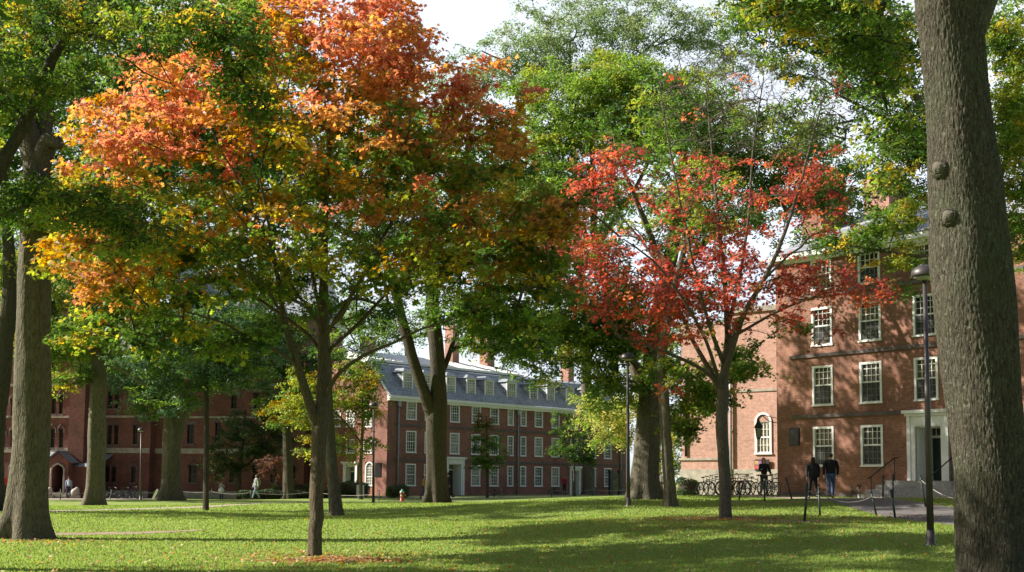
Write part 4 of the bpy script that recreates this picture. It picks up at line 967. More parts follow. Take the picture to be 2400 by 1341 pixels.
# big leaning elm and its slimmer neighbour in front of the right end of the hall
tree('elm_tree', 'big grey trunk leaning right in front of the hall end, dark green and yellow crown', (1508,1165,50),
 [[(1508,1167,0,66),(1511,1120,0,62),(1516,1050,0,60),(1522,960,0,56),(1530,880,0,52),(1538,800,0,46),(1550,720,0,40),(1572,600,.5,34),(1590,480,1,28),(1600,360,1.5,20),(1610,240,2,12)],
  [(1524,900,0,22),(1505,872,-.3,19),(1492,855,-.5,16),(1465,835,-.8,11),(1420,812,-1.2,8),(1370,800,-1.5,5)],
  [(1545,745,0,26),(1590,650,1,20),(1660,560,2,15),(1740,500,3,10),(1820,450,4,6)],
  [(1560,660,.3,22),(1520,540,-1,15),(1470,420,-2,9),(1430,330,-3,5)]],
 [(1390,820,150,60,-1,3),(1330,870,90,40,-1.5,2,.6),(1430,770,130,70,-1,3),(1440,900,80,60,-1,2,.8),(1740,450,200,130,3,5,.75),(1560,560,160,120,2,4,.4),(1610,300,230,130,1,5,.7),(1850,380,120,150,4,4,.9),(1980,430,100,110,5,4,.8),(1700,330,140,90,3,4,.7),(1500,700,120,60,0,3,.8),(1640,690,120,60,2,3,.5),(1380,620,130,110,-1,4,.45),(1330,750,110,70,-1,3,.6)], 700, 100, .10,
 lambda px, py, rng, c: pick(rng, [(DG,2),(MG,4),(LG,2.4),(YG,1.2)]) if py < 830 or rng.uniform() < .5 else pick(rng, [(YG,2),(LG,2),(MG,1)]), spray=.85, shape=OAK, seed=51, hole=.3, detail=0, tipr=.010)
tree('ash_tree', 'slim straight trunk beside the big leaning trunk, yellow green leaves by the chapel', (1572,1195,43),
 [[(1572,1195,0,30),(1567,1120,0,27),(1562,1020,0,25),(1556,920,0,24),(1552,840,0,24),(1560,770,0,20),(1580,680,.5,16),(1610,560,1,12),(1640,430,1.4,8)],
  [(1556,850,0,13),(1600,880,.4,9),(1640,910,.7,6),(1680,960,1,4)]],
 [(1640,930,70,60,1,2),(1610,990,50,60,1.5,1.6,.8),(1720,840,80,50,1,2,.6),(1590,860,80,50,.5,2,.7),(1640,480,140,140,1,3,.5),(1760,880,50,30,1,1,.5)], 170, 75, .085, mixp((YG,3),(LG,3),(MG,3),(YE,.8),(DG,1)), spray=.6, shape=MAPLE, seed=61, hole=.2, detail=0, tipr=.009)
tree('locust_tree', 'forked dark trunk standing before the hall, between the hydrant and the white doorway', (1022,1180,60),
 [[(1022,1182,0,44),(1022,1120,0,47),(1022,1050,0,49),(1023,985,0,50),(1028,940,0,40),(1027,880,0,36),(1022,800,0,34),(1016,730,0,32),(1010,600,.5,26),(1005,450,1,18),(1000,320,1.5,10)],
  [(1018,985,0,34),(1004,945,-.2,30),(985,895,-.4,27),(965,830,-.6,25),(948,770,-.8,24),(932,705,-1,22),(900,600,-1.2,17),(860,480,-1.5,12),(830,350,-1.8,8)],
  [(1030,880,0,16),(1050,842,.2,13),(1062,800,.4,10),(1090,740,.8,8),(1140,680,1.2,5)]],
 [(1160,780,110,50,-1,3),(1110,820,60,24,-1,2,.7),(1000,560,190,140,0,5,.6),(1200,700,140,70,0,4,.9),(1250,800,90,60,0,3,.8),(880,480,180,160,0,5,.8),(1050,330,190,120,-6,5,1),(1150,470,130,120,-6,4,1),(1180,600,120,90,-4,4,.9),(1190,800,110,60,-4,3,1),(1300,790,120,60,-3,3,1),(1080,720,120,60,-3,4,.9),(1290,870,80,40,-3,2,.9),(1080,900,30,18,-1,1,.3)], 620, 95, .10, mixp((DG,2),(MG,4),(LG,3),(YG,1.6),(YE,.5)), spray=.8, shape=OAK, barkm='bark_dark', seed=71, hole=.2, detail=0, tipr=.011)
tree('elm_tree', 'tapering trunk just behind and right of the central maple trunk', (788,1213,46),
 [[(788,1215,0,29),(782,1130,0,28),(774,1040,0,25),(768,930,0,23),(763,820,0,21),(761,720,0,19),(758,600,.4,18),(755,450,.8,12)],[(764,780,0,12),(720,720,1,9),(650,690,2,6)],[(762,740,0,12),(830,700,1,9),(900,720,2,5)]],
 [(700,690,170,80,1.5,3),(860,740,110,50,1.5,2),(640,600,180,100,2,3,.7),(900,560,180,120,2,3,.8),(740,420,250,150,2,4,.9),(950,300,200,150,0,4,.8),(1050,480,150,120,-2,4,.8),(820,830,80,60,12,3,1),(500,350,200,150,0,4,.7)], 520, 90, .09, mixp((DG,3),(MG,4),(LG,2),(YG,.7)), spray=.75, shape=OVAL, seed=81, hole=.2, detail=0, tipr=.01)
tree('young_oak', 'thin straight young tree on the left lawn with dark bluish green leaves', (483,1198,50),
 [[(483,1199,0,14),(483,1120,0,13),(484,1000,0,12),(484,880,0,11),(487,780,0,8),(492,700,0,5)],[(484,900,0,5),(440,850,.3,4),(390,830,.6,2)],[(484,880,0,5),(540,840,.3,4),(590,830,.5,2)]],
 [(480,850,130,90,0,2.4),(400,900,90,70,.5,2),(540,880,80,60,.3,1.8),(560,800,100,50,.3,2),(330,840,90,50,.5,2),(520,770,110,60,0,2)], 200, 85, .085, mixp((c3(.05,.10,.045),4),(c3(.08,.14,.055),4),(MG,2),(LG,1.4)), spray=.62, shape=OAK, seed=91, barkm='bark_dark', detail=0)
tree('plane_tree', 'pale double trunk before the gothic hall with drooping bluish green leaves', (398,1173,72),
 [[(396,1174,0,42),(400,1130,0,41),(404,1060,0,40),(406,1010,0,42),(402,985,0,32),(396,930,0,30),(385,850,0,24),(370,760,0,16)],[(412,1020,0,34),(428,970,0,30),(445,920,0,26),(462,860,0,18),(480,780,0,12)]],
 [(380,850,120,90,0,4),(320,930,60,50,0,2,.6),(300,770,120,80,0,4),(450,760,120,70,0,4),(380,960,50,35,-1,2,.7),(430,940,50,30,-1,2,.7),(320,900,70,40,-1,2,.8),(520,740,120,70,1,4),(600,830,80,60,1,3),(250,840,90,40,1,3)], 380, 90, .12, mixp((c3(.055,.11,.05),4),(c3(.09,.15,.07),3),(MG,2),(LG,1.6)), spray=.9, shape=OAK, seed=101, detail=0, tipr=.012, rough=.13)
tree('elm_tree', 'fluted grey trunk right of the gothic porch with a low arching limb', (218,1185,63),
 [[(218,1187,0,40),(222,1140,0,40),(226,1050,0,42),(228,960,0,38),(232,890,0,36),(230,850,0,26),(215,780,0,18),(200,700,0,12)],[(234,895,0,22),(244,862,0,18),(270,856,0,15),(305,878,0,11),(345,905,0,7)],[(236,870,0,20),(262,800,.5,14),(300,720,1,9)]],
 [(150,790,110,60,0,3.5),(260,760,110,60,0,3),(150,880,60,45,-1,2),(70,760,90,90,1,3),(230,660,160,70,1,4),(225,905,14,20,-1,.6,.3),(60,660,80,80,1,3),(140,840,80,40,1,2),(300,720,130,60,1,3),(330,820,80,40,1,2)], 380, 85, .11, mixp((MG,4),(LG,3),(YG,2.4),(DG,1.4),(YE,.6)), spray=.85, shape=OVAL, seed=111, detail=0, tipr=.011, rough=.13)
tree('beech_tree', 'bushy yellow green tree in front of the hall end wall', (846,1160,86),
 [[(846,1160,0,9),(846,1080,0,8),(850,1000,0,7),(850,920,0,5)],[(848,1040,0,5),(800,980,0,4),(740,930,0,3)],[(848,1060,0,4),(780,1040,0,3),(700,1010,0,2)]],
 [(760,960,110,70,0,4),(690,960,70,60,0,3),(840,940,50,55,0,2.5),(780,1050,90,45,0,3),(860,1030,40,30,0,1.5,.8),(862,900,36,50,0,2,1),(880,960,22,40,0,1.2,.8),(820,870,60,30,0,2,.8),(700,900,70,40,0,3)], 240, 80, .12, mixp((YG,4),(LG,2.4),(MG,1.6),(c3(.30,.21,.03),2.2)), spray=.9, shape=OVAL, seed=121, detail=0, flat=.2)
tree('yew_tree', 'dark feathery evergreen beside the gothic hall, left of the yellow green tree', (560,1162,96),
 [[(560,1162,0,10),(562,1100,0,9),(570,1030,0,7),(575,960,0,4)],[(562,1100,0,6),(590,1080,0,5),(610,1050,0,3)]],
 [(560,1030,80,70,0,4),(520,1090,50,35,0,2.4),(640,1010,60,70,0,3)], 190, 75, .12, mixp((c3(.04,.075,.03),4),(c3(.07,.10,.035),3),(c3(.12,.12,.05),1.5)), spray=.8, shape=OVAL, seed=131, detail=0, barkm='bark_dark')
tree('japanese_maple', 'low pinkish brown ornamental maple behind the rope fence', (655,1162,92),
 [[(660,1162,0,5),(655,1130,0,4),(645,1100,0,3)]], [(640,1085,32,18,0,1.5),(625,1105,20,14,0,1),(660,1118,22,14,0,1)], 46, 60, .085, mixp((c3(.34,.19,.14),3),(c3(.24,.13,.10),2),(BR,1)), spray=.5, shape=OVAL, seed=141, detail=0, barkm='bark_dark')
tree('elm_tree', 'dark trunk standing among the hedges left of the yellow green tree', (676,1160,90),
 [[(676,1160,0,26),(675,1100,0,23),(672,1000,0,20),(668,880,0,16),(660,760,0,10)]], [(650,800,130,80,0,5),(720,860,90,50,0,4),(590,760,120,80,0,5),(560,860,110,50,0,4),(650,930,80,50,0,3)], 260, 80, .13, mixp((DG,4),(MG,3),(LG,1)), spray=1., shape=OVAL, seed=151, detail=0, barkm='bark_dark', tipr=.013)
tree('young_tree', 'small young tree with rusty top directly before the middle hall windows', (1142,1160,90),
 [[(1142,1160,0,7),(1142,1100,0,6),(1141,1020,0,4),(1140,975,0,2)]], [(1141,1045,48,50,0,1.6),(1138,1000,28,34,0,1),(1142,1085,44,22,0,1.5)], 90, 75, .085,
 lambda px, py, rng, c: pick(rng, [(BR,2),(MG,2),(c3(.13,.10,.03),2)]) if py < 1025 else pick(rng, [(MG,3),(DG,2),(LG,1)]), spray=.5, shape=OVAL, seed=161, detail=0, barkm='bark_dark')
tree('young_tree', 'small young tree with a thin trunk before the second white doorway', (1346,1160,100),
 [[(1346,1160,0,6),(1346,1100,0,5),(1344,1040,0,4),(1342,1000,0,2)]], [(1340,1050,55,40,0,2),(1320,1000,40,40,0,1.5),(1375,1080,30,16,0,1)], 90, 70, .10, mixp((DG,3),(MG,3),(LG,1)), spray=.6, shape=OVAL, seed=171, detail=0, barkm='bark_dark')
tree('willow_tree', 'pendulous bright yellow foliage hanging left of the big leaning trunk', (1530,1163,72),
 [[(1530,1163,0,22),(1528,1080,0,20),(1500,980,0,15),(1450,900,0,9),(1400,880,0,5)]], [(1390,990,40,60,-1,2),(1420,960,60,40,-1,2),(1460,1000,45,50,-1,2),(1375,930,40,30,-1,2,.7),(1500,940,60,60,0,2,.5),(1570,1030,50,90,0,2,.7),(1620,900,80,50,0,2,.5)], 150, 75, .10, mixp((c3(.42,.44,.12),4),(c3(.32,.38,.08),3),(LG,2),(c3(.50,.46,.15),1)), spray=.65, shape=OVAL, seed=181, detail=0, droop=.9)
# tall background crowns
tree('locust_tree', 'tall bright green feathery crown between the orange maple and the red maple', (1505,1163,74),
 [[(1505,1163,0,30),(1512,1000,0,28),(1470,800,0,22),(1400,600,0,20),(1390,400,0,12),(1385,250,0,6)],[(1400,600,0,14),(1320,450,0,9),(1270,350,0,5)],[(1410,560,0,14),(1500,420,0,9),(1560,280,0,5)]],
 [(1330,230,140,90,0,5),(1270,340,90,70,0,4),(1300,430,110,70,0,4),(1460,190,130,80,0,5),(1440,310,150,90,0,5),(1560,260,120,100,0,4.5),(1420,460,120,60,0,4,.7),(1640,230,110,80,1,4,.6),(1230,560,80,80,0,3,.6),(1250,470,80,80,0,3),(1330,560,100,80,0,4,.8)], 800, 115, .125,
 mixp((LG,3.6),(c3(.20,.30,.06),3.6),(MG,1.2),(YG,2)), spray=1.0, shape=OVAL, seed=191, detail=0, tipr=.013, flat=.22, hole=.12)
tree('elm_tree', 'pale hazy green treetop against the white sky at the top', (1380,1160,112),
 [[(1380,1160,0,26),(1370,800,0,22),(1350,500,0,16),(1340,250,0,10),(1335,100,0,5)],[(1345,300,0,9),(1240,180,0,6),(1130,120,0,3)],[(1345,300,0,9),(1480,150,0,6),(1580,60,0,3)]],
 [(1240,90,150,40,0,5),(1150,150,100,30,0,3,.5),(1330,40,160,70,0,6),(1500,40,160,80,0,6),(1640,60,90,60,0,5),(1300,140,150,40,0,4,.9),(1420,100,180,60,0,5),(1130,190,110,50,0,5,1.3),(1230,150,140,60,0,5),(1050,130,60,26,0,3,.6),(1680,120,120,80,0,5)], 560, 80, .15, mixp((c3(.20,.28,.12),3),(c3(.14,.20,.08),2),(c3(.26,.31,.15),1.6)), spray=1.3, shape=OVAL, seed=201, detail=0, tipr=.014, flat=.4, hole=.15)
tree('oak_tree', 'green and yellow oak crown high up between the red maple and the huge right trunk', (2310,1175,39),
 [[(2310,1175,0,40),(2305,1000,0,38),(2290,700,0,34),(2240,450,0,26),(2160,250,0,18),(2060,80,0,10),(2020,-50,0,6)],[(2200,340,0,14),(2080,280,0,9),(1960,220,0,5)],[(2270,560,0,14),(2180,600,0,9),(2080,590,.5,6),(1960,570,1,4)],[(2280,600,0,16),(2350,400,.5,12),(2390,200,1,8)]],
 [(1960,180,130,110,0,3),(2060,60,120,80,0,2.4),(2100,220,70,110,0,2),(1870,60,120,60,0,2.4),(1800,130,90,60,0,2,.6),(2090,390,70,60,0,1.5,.6),(2000,560,140,40,.5,1.5,.75),(2110,600,60,50,.3,1.2),(2080,520,60,40,.3,1,.6),(2375,250,60,270,1,2,1.8),(2400,520,50,120,1,2,1.5),(2340,60,90,80,1,2),(2120,690,40,22,.2,.7,.5),(1780,40,100,60,0,2.4),(2150,330,60,90,0,2),(2130,470,50,60,0,1.5),(1900,300,120,60,0,2.5,.6)], 820, 76, .075,
 lambda px, py, rng, c: pick(rng, [(YG,3),(LG,3),(YE,1),(MG,2)]) if (px > 2050 and py > 480) or px > 2300 else pick(rng, [(MG,3.4),(DG,2.4),(LG,1.8),(YG,1.4),(YE,.6)]), spray=.55, shape=OAK, seed=211, detail=0, hole=.22, tipr=.009)
tree('elm_tree', 'green crown seen behind the roof and chimneys of the middle hall', (960,1150,136),
 [[(960,1150,0,22),(960,900,0,18),(950,760,0,10)]], [(930,770,130,60,0,6),(840,740,90,80,0,6),(1060,740,90,40,0,5,.6),(1200,760,120,50,0,5),(1350,780,120,60,0,5)], 250, 80, .17, mixp((MG,3),(LG,3),(c3(.10,.13,.05),2)), spray=1.5, shape=OVAL, seed=221, detail=0, tipr=.015)
tree('elm_tree', 'leafy tree filling the gap between the middle hall and the chapel', (1540,1158,112),
 [[(1540,1158,0,20),(1540,1000,0,16),(1535,850,0,9)]], [(1545,1000,60,120,0,4),(1520,850,90,90,0,5),(1600,780,90,90,0,5),(1580,1080,30,60,0,3),(1640,900,60,80,0,4),(1690,800,60,60,0,4)], 240, 75, .15, mixp((MG,3),(LG,2),(YG,2),(DG,1)), spray=1.2, shape=OVAL, seed=231, detail=0, tipr=.013)
tree('linden_tree', 'dense dark green crown above the gothic hall on the left', (405,1165,94),
 [[(405,1165,0,22),(405,1000,0,20),(380,800,0,18),(330,600,0,12),(330,450,0,7)]], [(330,600,190,120,0,7),(180,480,150,120,0,7),(520,640,150,110,0,7),(560,480,180,120,0,7,.7),(300,400,180,110,0,7,.6),(90,620,100,80,0,5)], 330, 85, .16, mixp((DG,3),(MG,4),(c3(.05,.08,.035),2),(LG,1.4)), spray=1.3, shape=OVAL, seed=241, detail=0, tipr=.014, hole=.1)
tree('linden_tree', 'dark trunk and leafy crown in the far left corner behind the massive trunk', (-25,1200,46),
 [[(-25,1200,0,60),(-15,1000,0,50),(2,900,0,42),(12,800,0,38),(22,700,0,34),(20,560,0,26),(10,400,0,18),(0,200,0,10)]], [(20,640,60,60,1,2),(100,260,140,140,1,4),(0,80,120,140,1,4),(240,180,160,110,2,4,.7),(220,40,160,80,2,4),(0,400,80,100,1,3),(390,90,140,90,2,4,.6)], 300, 85, .10, mixp((MG,3),(LG,3),(YG,2.4),(DG,1.6),(YE,.5)), spray=.8, shape=OVAL, seed=251, detail=0, barkm='bark_dark', tipr=.01)
# trees beside the view whose crowns shade the lawn and the left buildings
tree('elm_tree', 'broad green shade tree left of the massive trunk', (-420,1200,46),
 [[(-420,1200,0,60),(-415,900,0,50),(-400,600,0,34),(-390,300,0,18)]], [(-400,450,380,170,0,6),(-350,150,300,180,0,6),(-500,700,260,90,0,5,.6)], 300, 55, .16, mixp((MG,3),(LG,3),(YG,2)), spray=1.1, shape=OVAL, seed=261, detail=0, hole=.35, tipr=.011)
tree('elm_tree', 'broad green shade tree nearer the camera than the leaning tree', (-900,1340,20),
 [[(-900,1340,0,110),(-890,800,0,90),(-870,300,0,60),(-850,-100,0,30)]], [(-850,-50,500,300,0,4),(-900,350,450,140,0,4,.5)], 220, 55, .13, mixp((MG,3),(LG,3)), spray=.9, shape=OVAL, seed=271, detail=0, hole=.35, tipr=.011)
tree('elm_tree', 'tall green shade tree beyond the left edge before the gothic hall', (-230,1180,74),
 [[(-230,1180,0,40),(-228,900,0,34),(-220,650,0,20),(-215,500,0,10)]], [(-230,600,190,140,0,7),(-150,780,150,80,0,5),(-330,780,150,70,0,5),(-200,420,150,100,0,6)], 300, 60, .17, mixp((MG,3),(LG,3),(YG,2)), spray=1.3, shape=OVAL, seed=281, detail=0, hole=.3, tipr=.012)

tree('elm_tree', 'green shade tree close to the camera, beyond the left edge', (-660,1500,13.5),
 [[(-660,1500,0,140),(-640,900,0,110),(-600,300,0,80),(-560,-200,0,40)]], [(-500,-250,600,380,0,2.6),(-300,150,260,160,0,2,.5)], 200, 60, .09, mixp((MG,3),(LG,3)), spray=.7, shape=OVAL, seed=291, detail=0, hole=.3, tipr=.011)
tree('linden_tree', 'leafy crown rising above the gabled porch of the gothic hall', (60,1172,97),
 [[(60,1172,0,26),(62,1000,0,24),(60,800,0,16),(62,650,0,8)]], [(60,700,110,110,0,5),(150,800,60,40,-1,3,.6),(-80,760,130,110,0,5),(-60,560,150,100,0,5)], 240, 75, .17, mixp((MG,3),(LG,2.4),(YG,1.6),(DG,1)), spray=1.3, shape=OVAL, seed=301, detail=0, hole=.15, tipr=.013)
# hedges
def hedge(label, c0, c1, Y, h, dep, cols, seed, name='hedge'):
    rng = np.random.default_rng(seed); a = G(c0, Y); b = G(c1, Y); root = empty(name, (a + b) / 2, 0, label, 'hedge')
    n = int(900 * (b - a).length); n = min(n, 14000); u = rng.normal(size=(n, 3)); u /= np.linalg.norm(u, axis=1, keepdims=True)
    u = np.sign(u) * np.abs(u) ** .55; r_ = rng.uniform(.86, 1.0, (n, 1))
    P = u * r_ * np.array([(b - a).length / 2, dep / 2, h / 2]) + np.array([0, 0, h / 2])
    P[:, 2] += .08 * np.sin(P[:, 0] * 3 + seed) * (P[:, 2] > h * .5)
    cl = np.array(cols)[rng.integers(0, len(cols), n)] * rng.uniform(.7, 1.2, (n, 1))
    link('foliage', leaves_mesh_rng('foliage', P, u + rng.normal(0, .5, (n, 3)), rng.uniform(.05, .08, n), cl, OVAL, M['leaf'], rng), root)
    core = MB(); core.ball((0, 0, h/2), ((b - a).length/2 * .86, dep/2 * .8, h/2 * .86), 16); core.build('stems', M['bark_dark'], root); return root
hedge('clipped dark green hedge left of the fire hydrant', 903, 960, 93, .95, 1.6, [DG, DG*1.3, MG], 1)
hedge('clipped dark green hedge before the small door of the end wall', 792, 868, 94, 1.2, 1.8, [DG, DG*1.2, MG], 2)
hedge('rounded evergreen bush beside the row of bicycles', 1585, 1640, 62, .9, 1.3, [DG, DG*1.2, c3(.03,.06,.02)], 3)
hedge('low light green bush behind the rope fence', 634, 676, 94, 1.1, 1.5, [MG, LG, YG*.7], 4)
hedge('low rusty brown shrub behind the rope fence, near the central maple', 682, 735, 94, 1.2, 1.5, [BR, c3(.12,.08,.04), MG], 5)
hedge('long dark low hedge under the rope fence', 556, 800, 91, .65, 1.4, [DG, DG*1.1, c3(.02,.04,.015)], 6)
# ------------------------------------------------------------------ lamps
def lamp(px, py, Y, ptop, label, H=5.0, lean=0.):
    b = W(px, py, Y); b.z = gz(b.x, b.y); t = W(ptop[0], ptop[1], Y); H = t.z - b.z
    root = empty('street_lamp', b, 0, label, 'street lamp', 'dome headed lamps along the paths')
    dx = t.x - b.x; mb = MB(); mb.tube([(0,0,-.2),(dx*.5,0,H*.5),(dx,0,H-.1)], [.07,.055,.042], 12); mb.build('pole', M['lamp_metal'], root)
    k = MB(); k.lathe([(.13,-.05),(.13,.03),(.085,.06),(.075,.3)], 12); k.build('base_plate', M['lamp_metal'], root)
    h = MB(); c = (dx, 0, H); h.lathe([(.045,-.16),(.08,-.10),(.24,-.06),(.255,-.03),(.24,.05),(.18,.12),(.09,.165),(.01,.18)], 20, c); hd = h.build('lamp_head', M['lamp_metal'], root)
    g = MB(); g.lathe([(.10,-.085),(.22,-.068),(.05,-.13)], 14, c); g.build('lamp_glass', M['glass_blind'], hd); return root
lamp(2181,1260,23.4,(2167,642), 'tall slim lamp post just left of the huge right trunk')
lamp(1473,1172,43,(1471,838), 'lamp post with black dome left of the big leaning trunk')
lamp(875,1180,63,(876,950), 'lamp post before the corner of the middle hall')
lamp(329,1172,88,(331,1008), 'smallest farthest lamp post before the gothic hall')

# ------------------------------------------------------------------ rope fences
def fence(label, posts, ropes, side_rope=True):
    """posts: (px_base, py_base, px_top, py_top, Y); ropes: (i, j, sag)"""
    b0 = W(posts[0][0], posts[0][1], posts[0][4]); b0.z = gz(b0.x, b0.y); root = empty('rope_fence', b0, 0, label, 'rope fence', 'low rope fences round the grass')
    tops = []
    for (a, b, c, d, Y) in posts:
        p = W(a, b, Y); p.z = gz(p.x, p.y) - .05; q = W(c, d, Y) ; q.z = min(max(q.z, p.z + .7), p.z + 1.1); mb = MB(); p -= b0; q -= b0
        mb.tube([p, q], [.034,.032], 8); u = (q - p).normalized(); mb.tube([q, q + u*.05], [.045,.02], 8); mb.tube([q - u*.16, q - u*.10], .046, 8)
        mb.build('post', M['post_green'], root); tops.append(q - u*.13)
    for (i, j, sag) in ropes:
        pts = []
        for k in range(13):
            t = k/12; v = tops[i].lerp(tops[j], t); v.z -= sag*4*t*(1-t); pts.append(v)
        mb = MB(); mb.tube(pts, .013, 5); mb.build('rope', M['rope'], root)
    return root
fence('rope fence on leaning green posts before the woman with the bicycle', [(1731,1178,1740,1140,50),(1792,1183,1792,1129,48),(1857,1175,1842,1121,50)], [(0,1,.05),(1,2,.16)])
fence('rope fence of four green posts crossing the asphalt path', [(1885,1222,1892,1136,34),(1922,1211,1919,1146,38),(2055,1216,2042,1155,38),(2099,1222,2089,1151,36)], [(0,1,.05),(1,2,.22),(2,3,.04)])
fence('rope fence before the granite steps, running behind the lamp post', [(2069,1168,2070,1116,47),(2093,1165,2093,1114,47),(2170,1181,2157,1116,41),(2330,1215,2325,1150,34)], [(0,1,.04),(0,2,.3),(2,3,.35)])
fence('pale rope fence along the far left lawn before the hedges', [(330,1172,331,1150,92),(427,1172,427,1148,92),(496,1171,496,1148,90),(588,1175,588,1150,88),(735,1172,735,1148,88),(888,1180,888,1152,78)], [(0,1,.1),(1,2,.08),(2,3,.15),(3,4,.18),(4,5,.2)])
fence('thin rope fence before the right half of the middle hall', [(1293,1171,1293,1145,92),(1390,1168,1390,1144,95),(1470,1166,1470,1143,98)], [(0,1,.12),(1,2,.12)])
fence('rope fence between the massive trunk and the fluted trunk', [(60,1183,60,1155,80),(141,1180,142,1158,80),(200,1176,202,1155,84),(258,1176,262,1153,88)], [(0,1,.12),(1,2,.12),(2,3,.1)])
b = G(357, 84); lb = empty('white_bollard', b, 0, 'white stake leaning over beside the pale double trunk', 'stake'); q = MB(); q.box(-.07,.07,-.05,.05,-.1,.8); q.build('stake', M['white'], lb); q = MB(); q.add([(-.07,-.05,.8),(.07,-.05,.8),(.07,.05,.8),(-.07,.05,.8),(0,0,.88)], [(0,1,4),(1,2,4),(2,3,4),(3,0,4)]); q.build('stake_cap', M['white'], lb); lb.rotation_euler = (0, .42, 0)

# ------------------------------------------------------------------ hydrant
M['hyd_red'] = plain('faded_red_enamel', (.42,.03,.02), .45); M['hyd_green'] = plain('pale_green_enamel', (.16,.34,.24), .45)
b = W(942,1177,80); b.z = gz(b.x, b.y); hy = empty('fire_hydrant', b, 0, 'red fire hydrant with pale green cap on the lawn', 'fire hydrant')
q = MB(); q.lathe([(.17,0),(.17,.05),(.12,.07),(.12,.5),(.15,.52),(.15,.56)], 16); q.build('barrel', M['hyd_red'], hy)
q = MB(); q.lathe([(.155,.56),(.15,.62),(.11,.70),(.04,.74),(.04,.80),(.02,.81)], 16); q.build('cap', M['hyd_green'], hy)
q = MB(); q.tube([(0,0,.4),(.2,-.05,.4)], [.06,.06], 10); q.tube([(.2,-.05,.4),(.24,-.06,.4)], [.08,.08], 8); q.build('outlet', M['hyd_red'], hy)
q = MB(); q.tube([(0,0,.38),(-.02,-.2,.38)], .085, 10); q.build('pumper_outlet', M['hyd_green'], hy)

# ------------------------------------------------------------------ notice kiosk, small signs, stones
b = G(1444, 118); kk = empty('notice_kiosk', b, .7, 'dark green upright notice boards before the far end of the hall', 'notice board')
for (x0, x1) in ((-.9,-.5),(.35,.7)):
    q = MB(); q.box(x0, x1, -.12, .12, 0, 2.2); q.box(x0-.04, x1+.04, -.16, .16, 2.2, 2.3); q.build('post', M['green_paint'], kk)
q = MB(); q.box(-.5,.35,-.05,.05,.45,2.0); q.build('board', M['glass_warm'], kk)
b = G(844, 92); sg = empty('sandwich_board', b, .2, 'small white folding board standing among the dark hedges', 'sign')
for s_ in (-1, 1):
    q = MB(); q.add([(-.28,s_*.26,0),(.28,s_*.26,0),(.28,s_*.02,.95),(-.28,s_*.02,.95),(-.28,s_*.29,0),(.28,s_*.29,0),(.28,s_*.05,.95),(-.28,s_*.05,.95)], [(0,1,2,3),(4,7,6,5),(0,4,5,1),(1,5,6,2),(2,6,7,3),(3,7,4,0)]); q.build('panel', M['white'], sg)
for px, lb_ in ((113,'pale rounded stone left of the porch steps'),(176,'pale rounded stone right of the porch steps')):
    b = G(px, 100); so = empty('carved_stone', b, .3, lb_, 'carved stone'); q = MB(); q.box(-.4,.4,-.3,.3,-.1,.28); q.build('block', M['stone'], so)
    q = MB(); q.ball((0,0,.5),(.36,.3,.34),12); q.ball((.12,-.1,.78),(.18,.18,.16),10); q.build('rounded_top', M['concrete'], so)

# ------------------------------------------------------------------ bicycles
M['tyre'] = plain('black_rubber', (.015,.015,.015), .8); M['steel'] = plain('dull_steel', (.26,.26,.27), .35, metal=.7, var=.25)
def bike_mats(c, n): return plain(n, c, .35, var=.08)
def make_bike(paint, label, group):
    r_ = empty('bicycle', (0,0,0), 0, label, 'bicycle', group)
    q = MB(); A=(0,0,.28); S=(-.14,0,.78); Hd=(.36,0,.80); H2=(.39,0,.66); Rr=(-.43,0,.33)
    for a, b_ in ((A,S),(A,H2),((-.12,0,.72),Hd),(Hd,H2)): q.tube([a,b_], .018, 7)
    for s_ in (-.05,.05): q.tube([A,(Rr[0],s_,Rr[2])], .010, 5); q.tube([(-.13,0,.70),(Rr[0],s_,Rr[2])], .009, 5)
    q.build('frame', paint, r_)
    q = MB()
    for s_ in (-.05,.05): q.tube([H2,(.42,s_,.6),(.56,s_,.33)], .012, 5)
    q.build('fork', paint, r_)
    for x in (-.43,.57):
        q = MB(); q.torus((x,0,.33), .31, .012); 
        for k in range(14):
            t = 2*math.pi*k/14; q.tube([(x+.03*math.cos(t+.5),(.025 if k%2 else -.025),.33+.03*math.sin(t+.5)),(x+.305*math.cos(t),0,.33+.305*math.sin(t))], .0035, 3)
        q.tube([(x,-.05,.33),(x,.05,.33)], .02, 8); w_ = q.build('wheel', M['steel'], r_)
        q = MB(); q.torus((x,0,.33), .335, .019); q.build('tyre', M['tyre'], w_)
    q = MB(); q.tube([(.35,0,.80),(.34,0,.95)], .014, 6); q.tube([(.22,-.28,.98),(.30,-.24,.96),(.35,-.1,.95),(.35,.1,.95),(.30,.24,.96),(.22,.28,.98)], .014, 6); q.build('handlebar', M['steel'], r_)
    q = MB(); q.tube([(-.14,0,.76),(-.165,0,.9)], .013, 6); q.ball((-.18,0,.92),(.14,.07,.035),10); q.build('saddle', M['tyre'], r_)
    q = MB(); q.tube([(0,-.06,.28),(0,.06,.28)], .02, 6); q.tube([(0,.06,.28),(.12,.06,.16)], .009, 5); q.tube([(0,-.06,.28),(-.12,-.06,.40)], .009, 5); q.box(.07,.17,.06,.14,.145,.165); q.box(-.17,-.07,-.14,-.06,.39,.41); q.lathe([(.09,-.004),(.09,.004)], 14, (0,0,0)); q.build('pedals', M['iron'], r_)
    return r_
bps = [bike_mats((.03,.05,.12),'dark_blue_paint'), bike_mats((.35,.03,.03),'red_bicycle_paint'), bike_mats((.45,.46,.48),'silver_bicycle_paint'), bike_mats((.02,.02,.02),'black_bicycle_paint')]
GB = 'bicycles parked in the rack before the chapel'
protos = [make_bike(p, 'x', GB) for p in bps]; used = [0]*4
names = ['dark blue','red','silver','black']
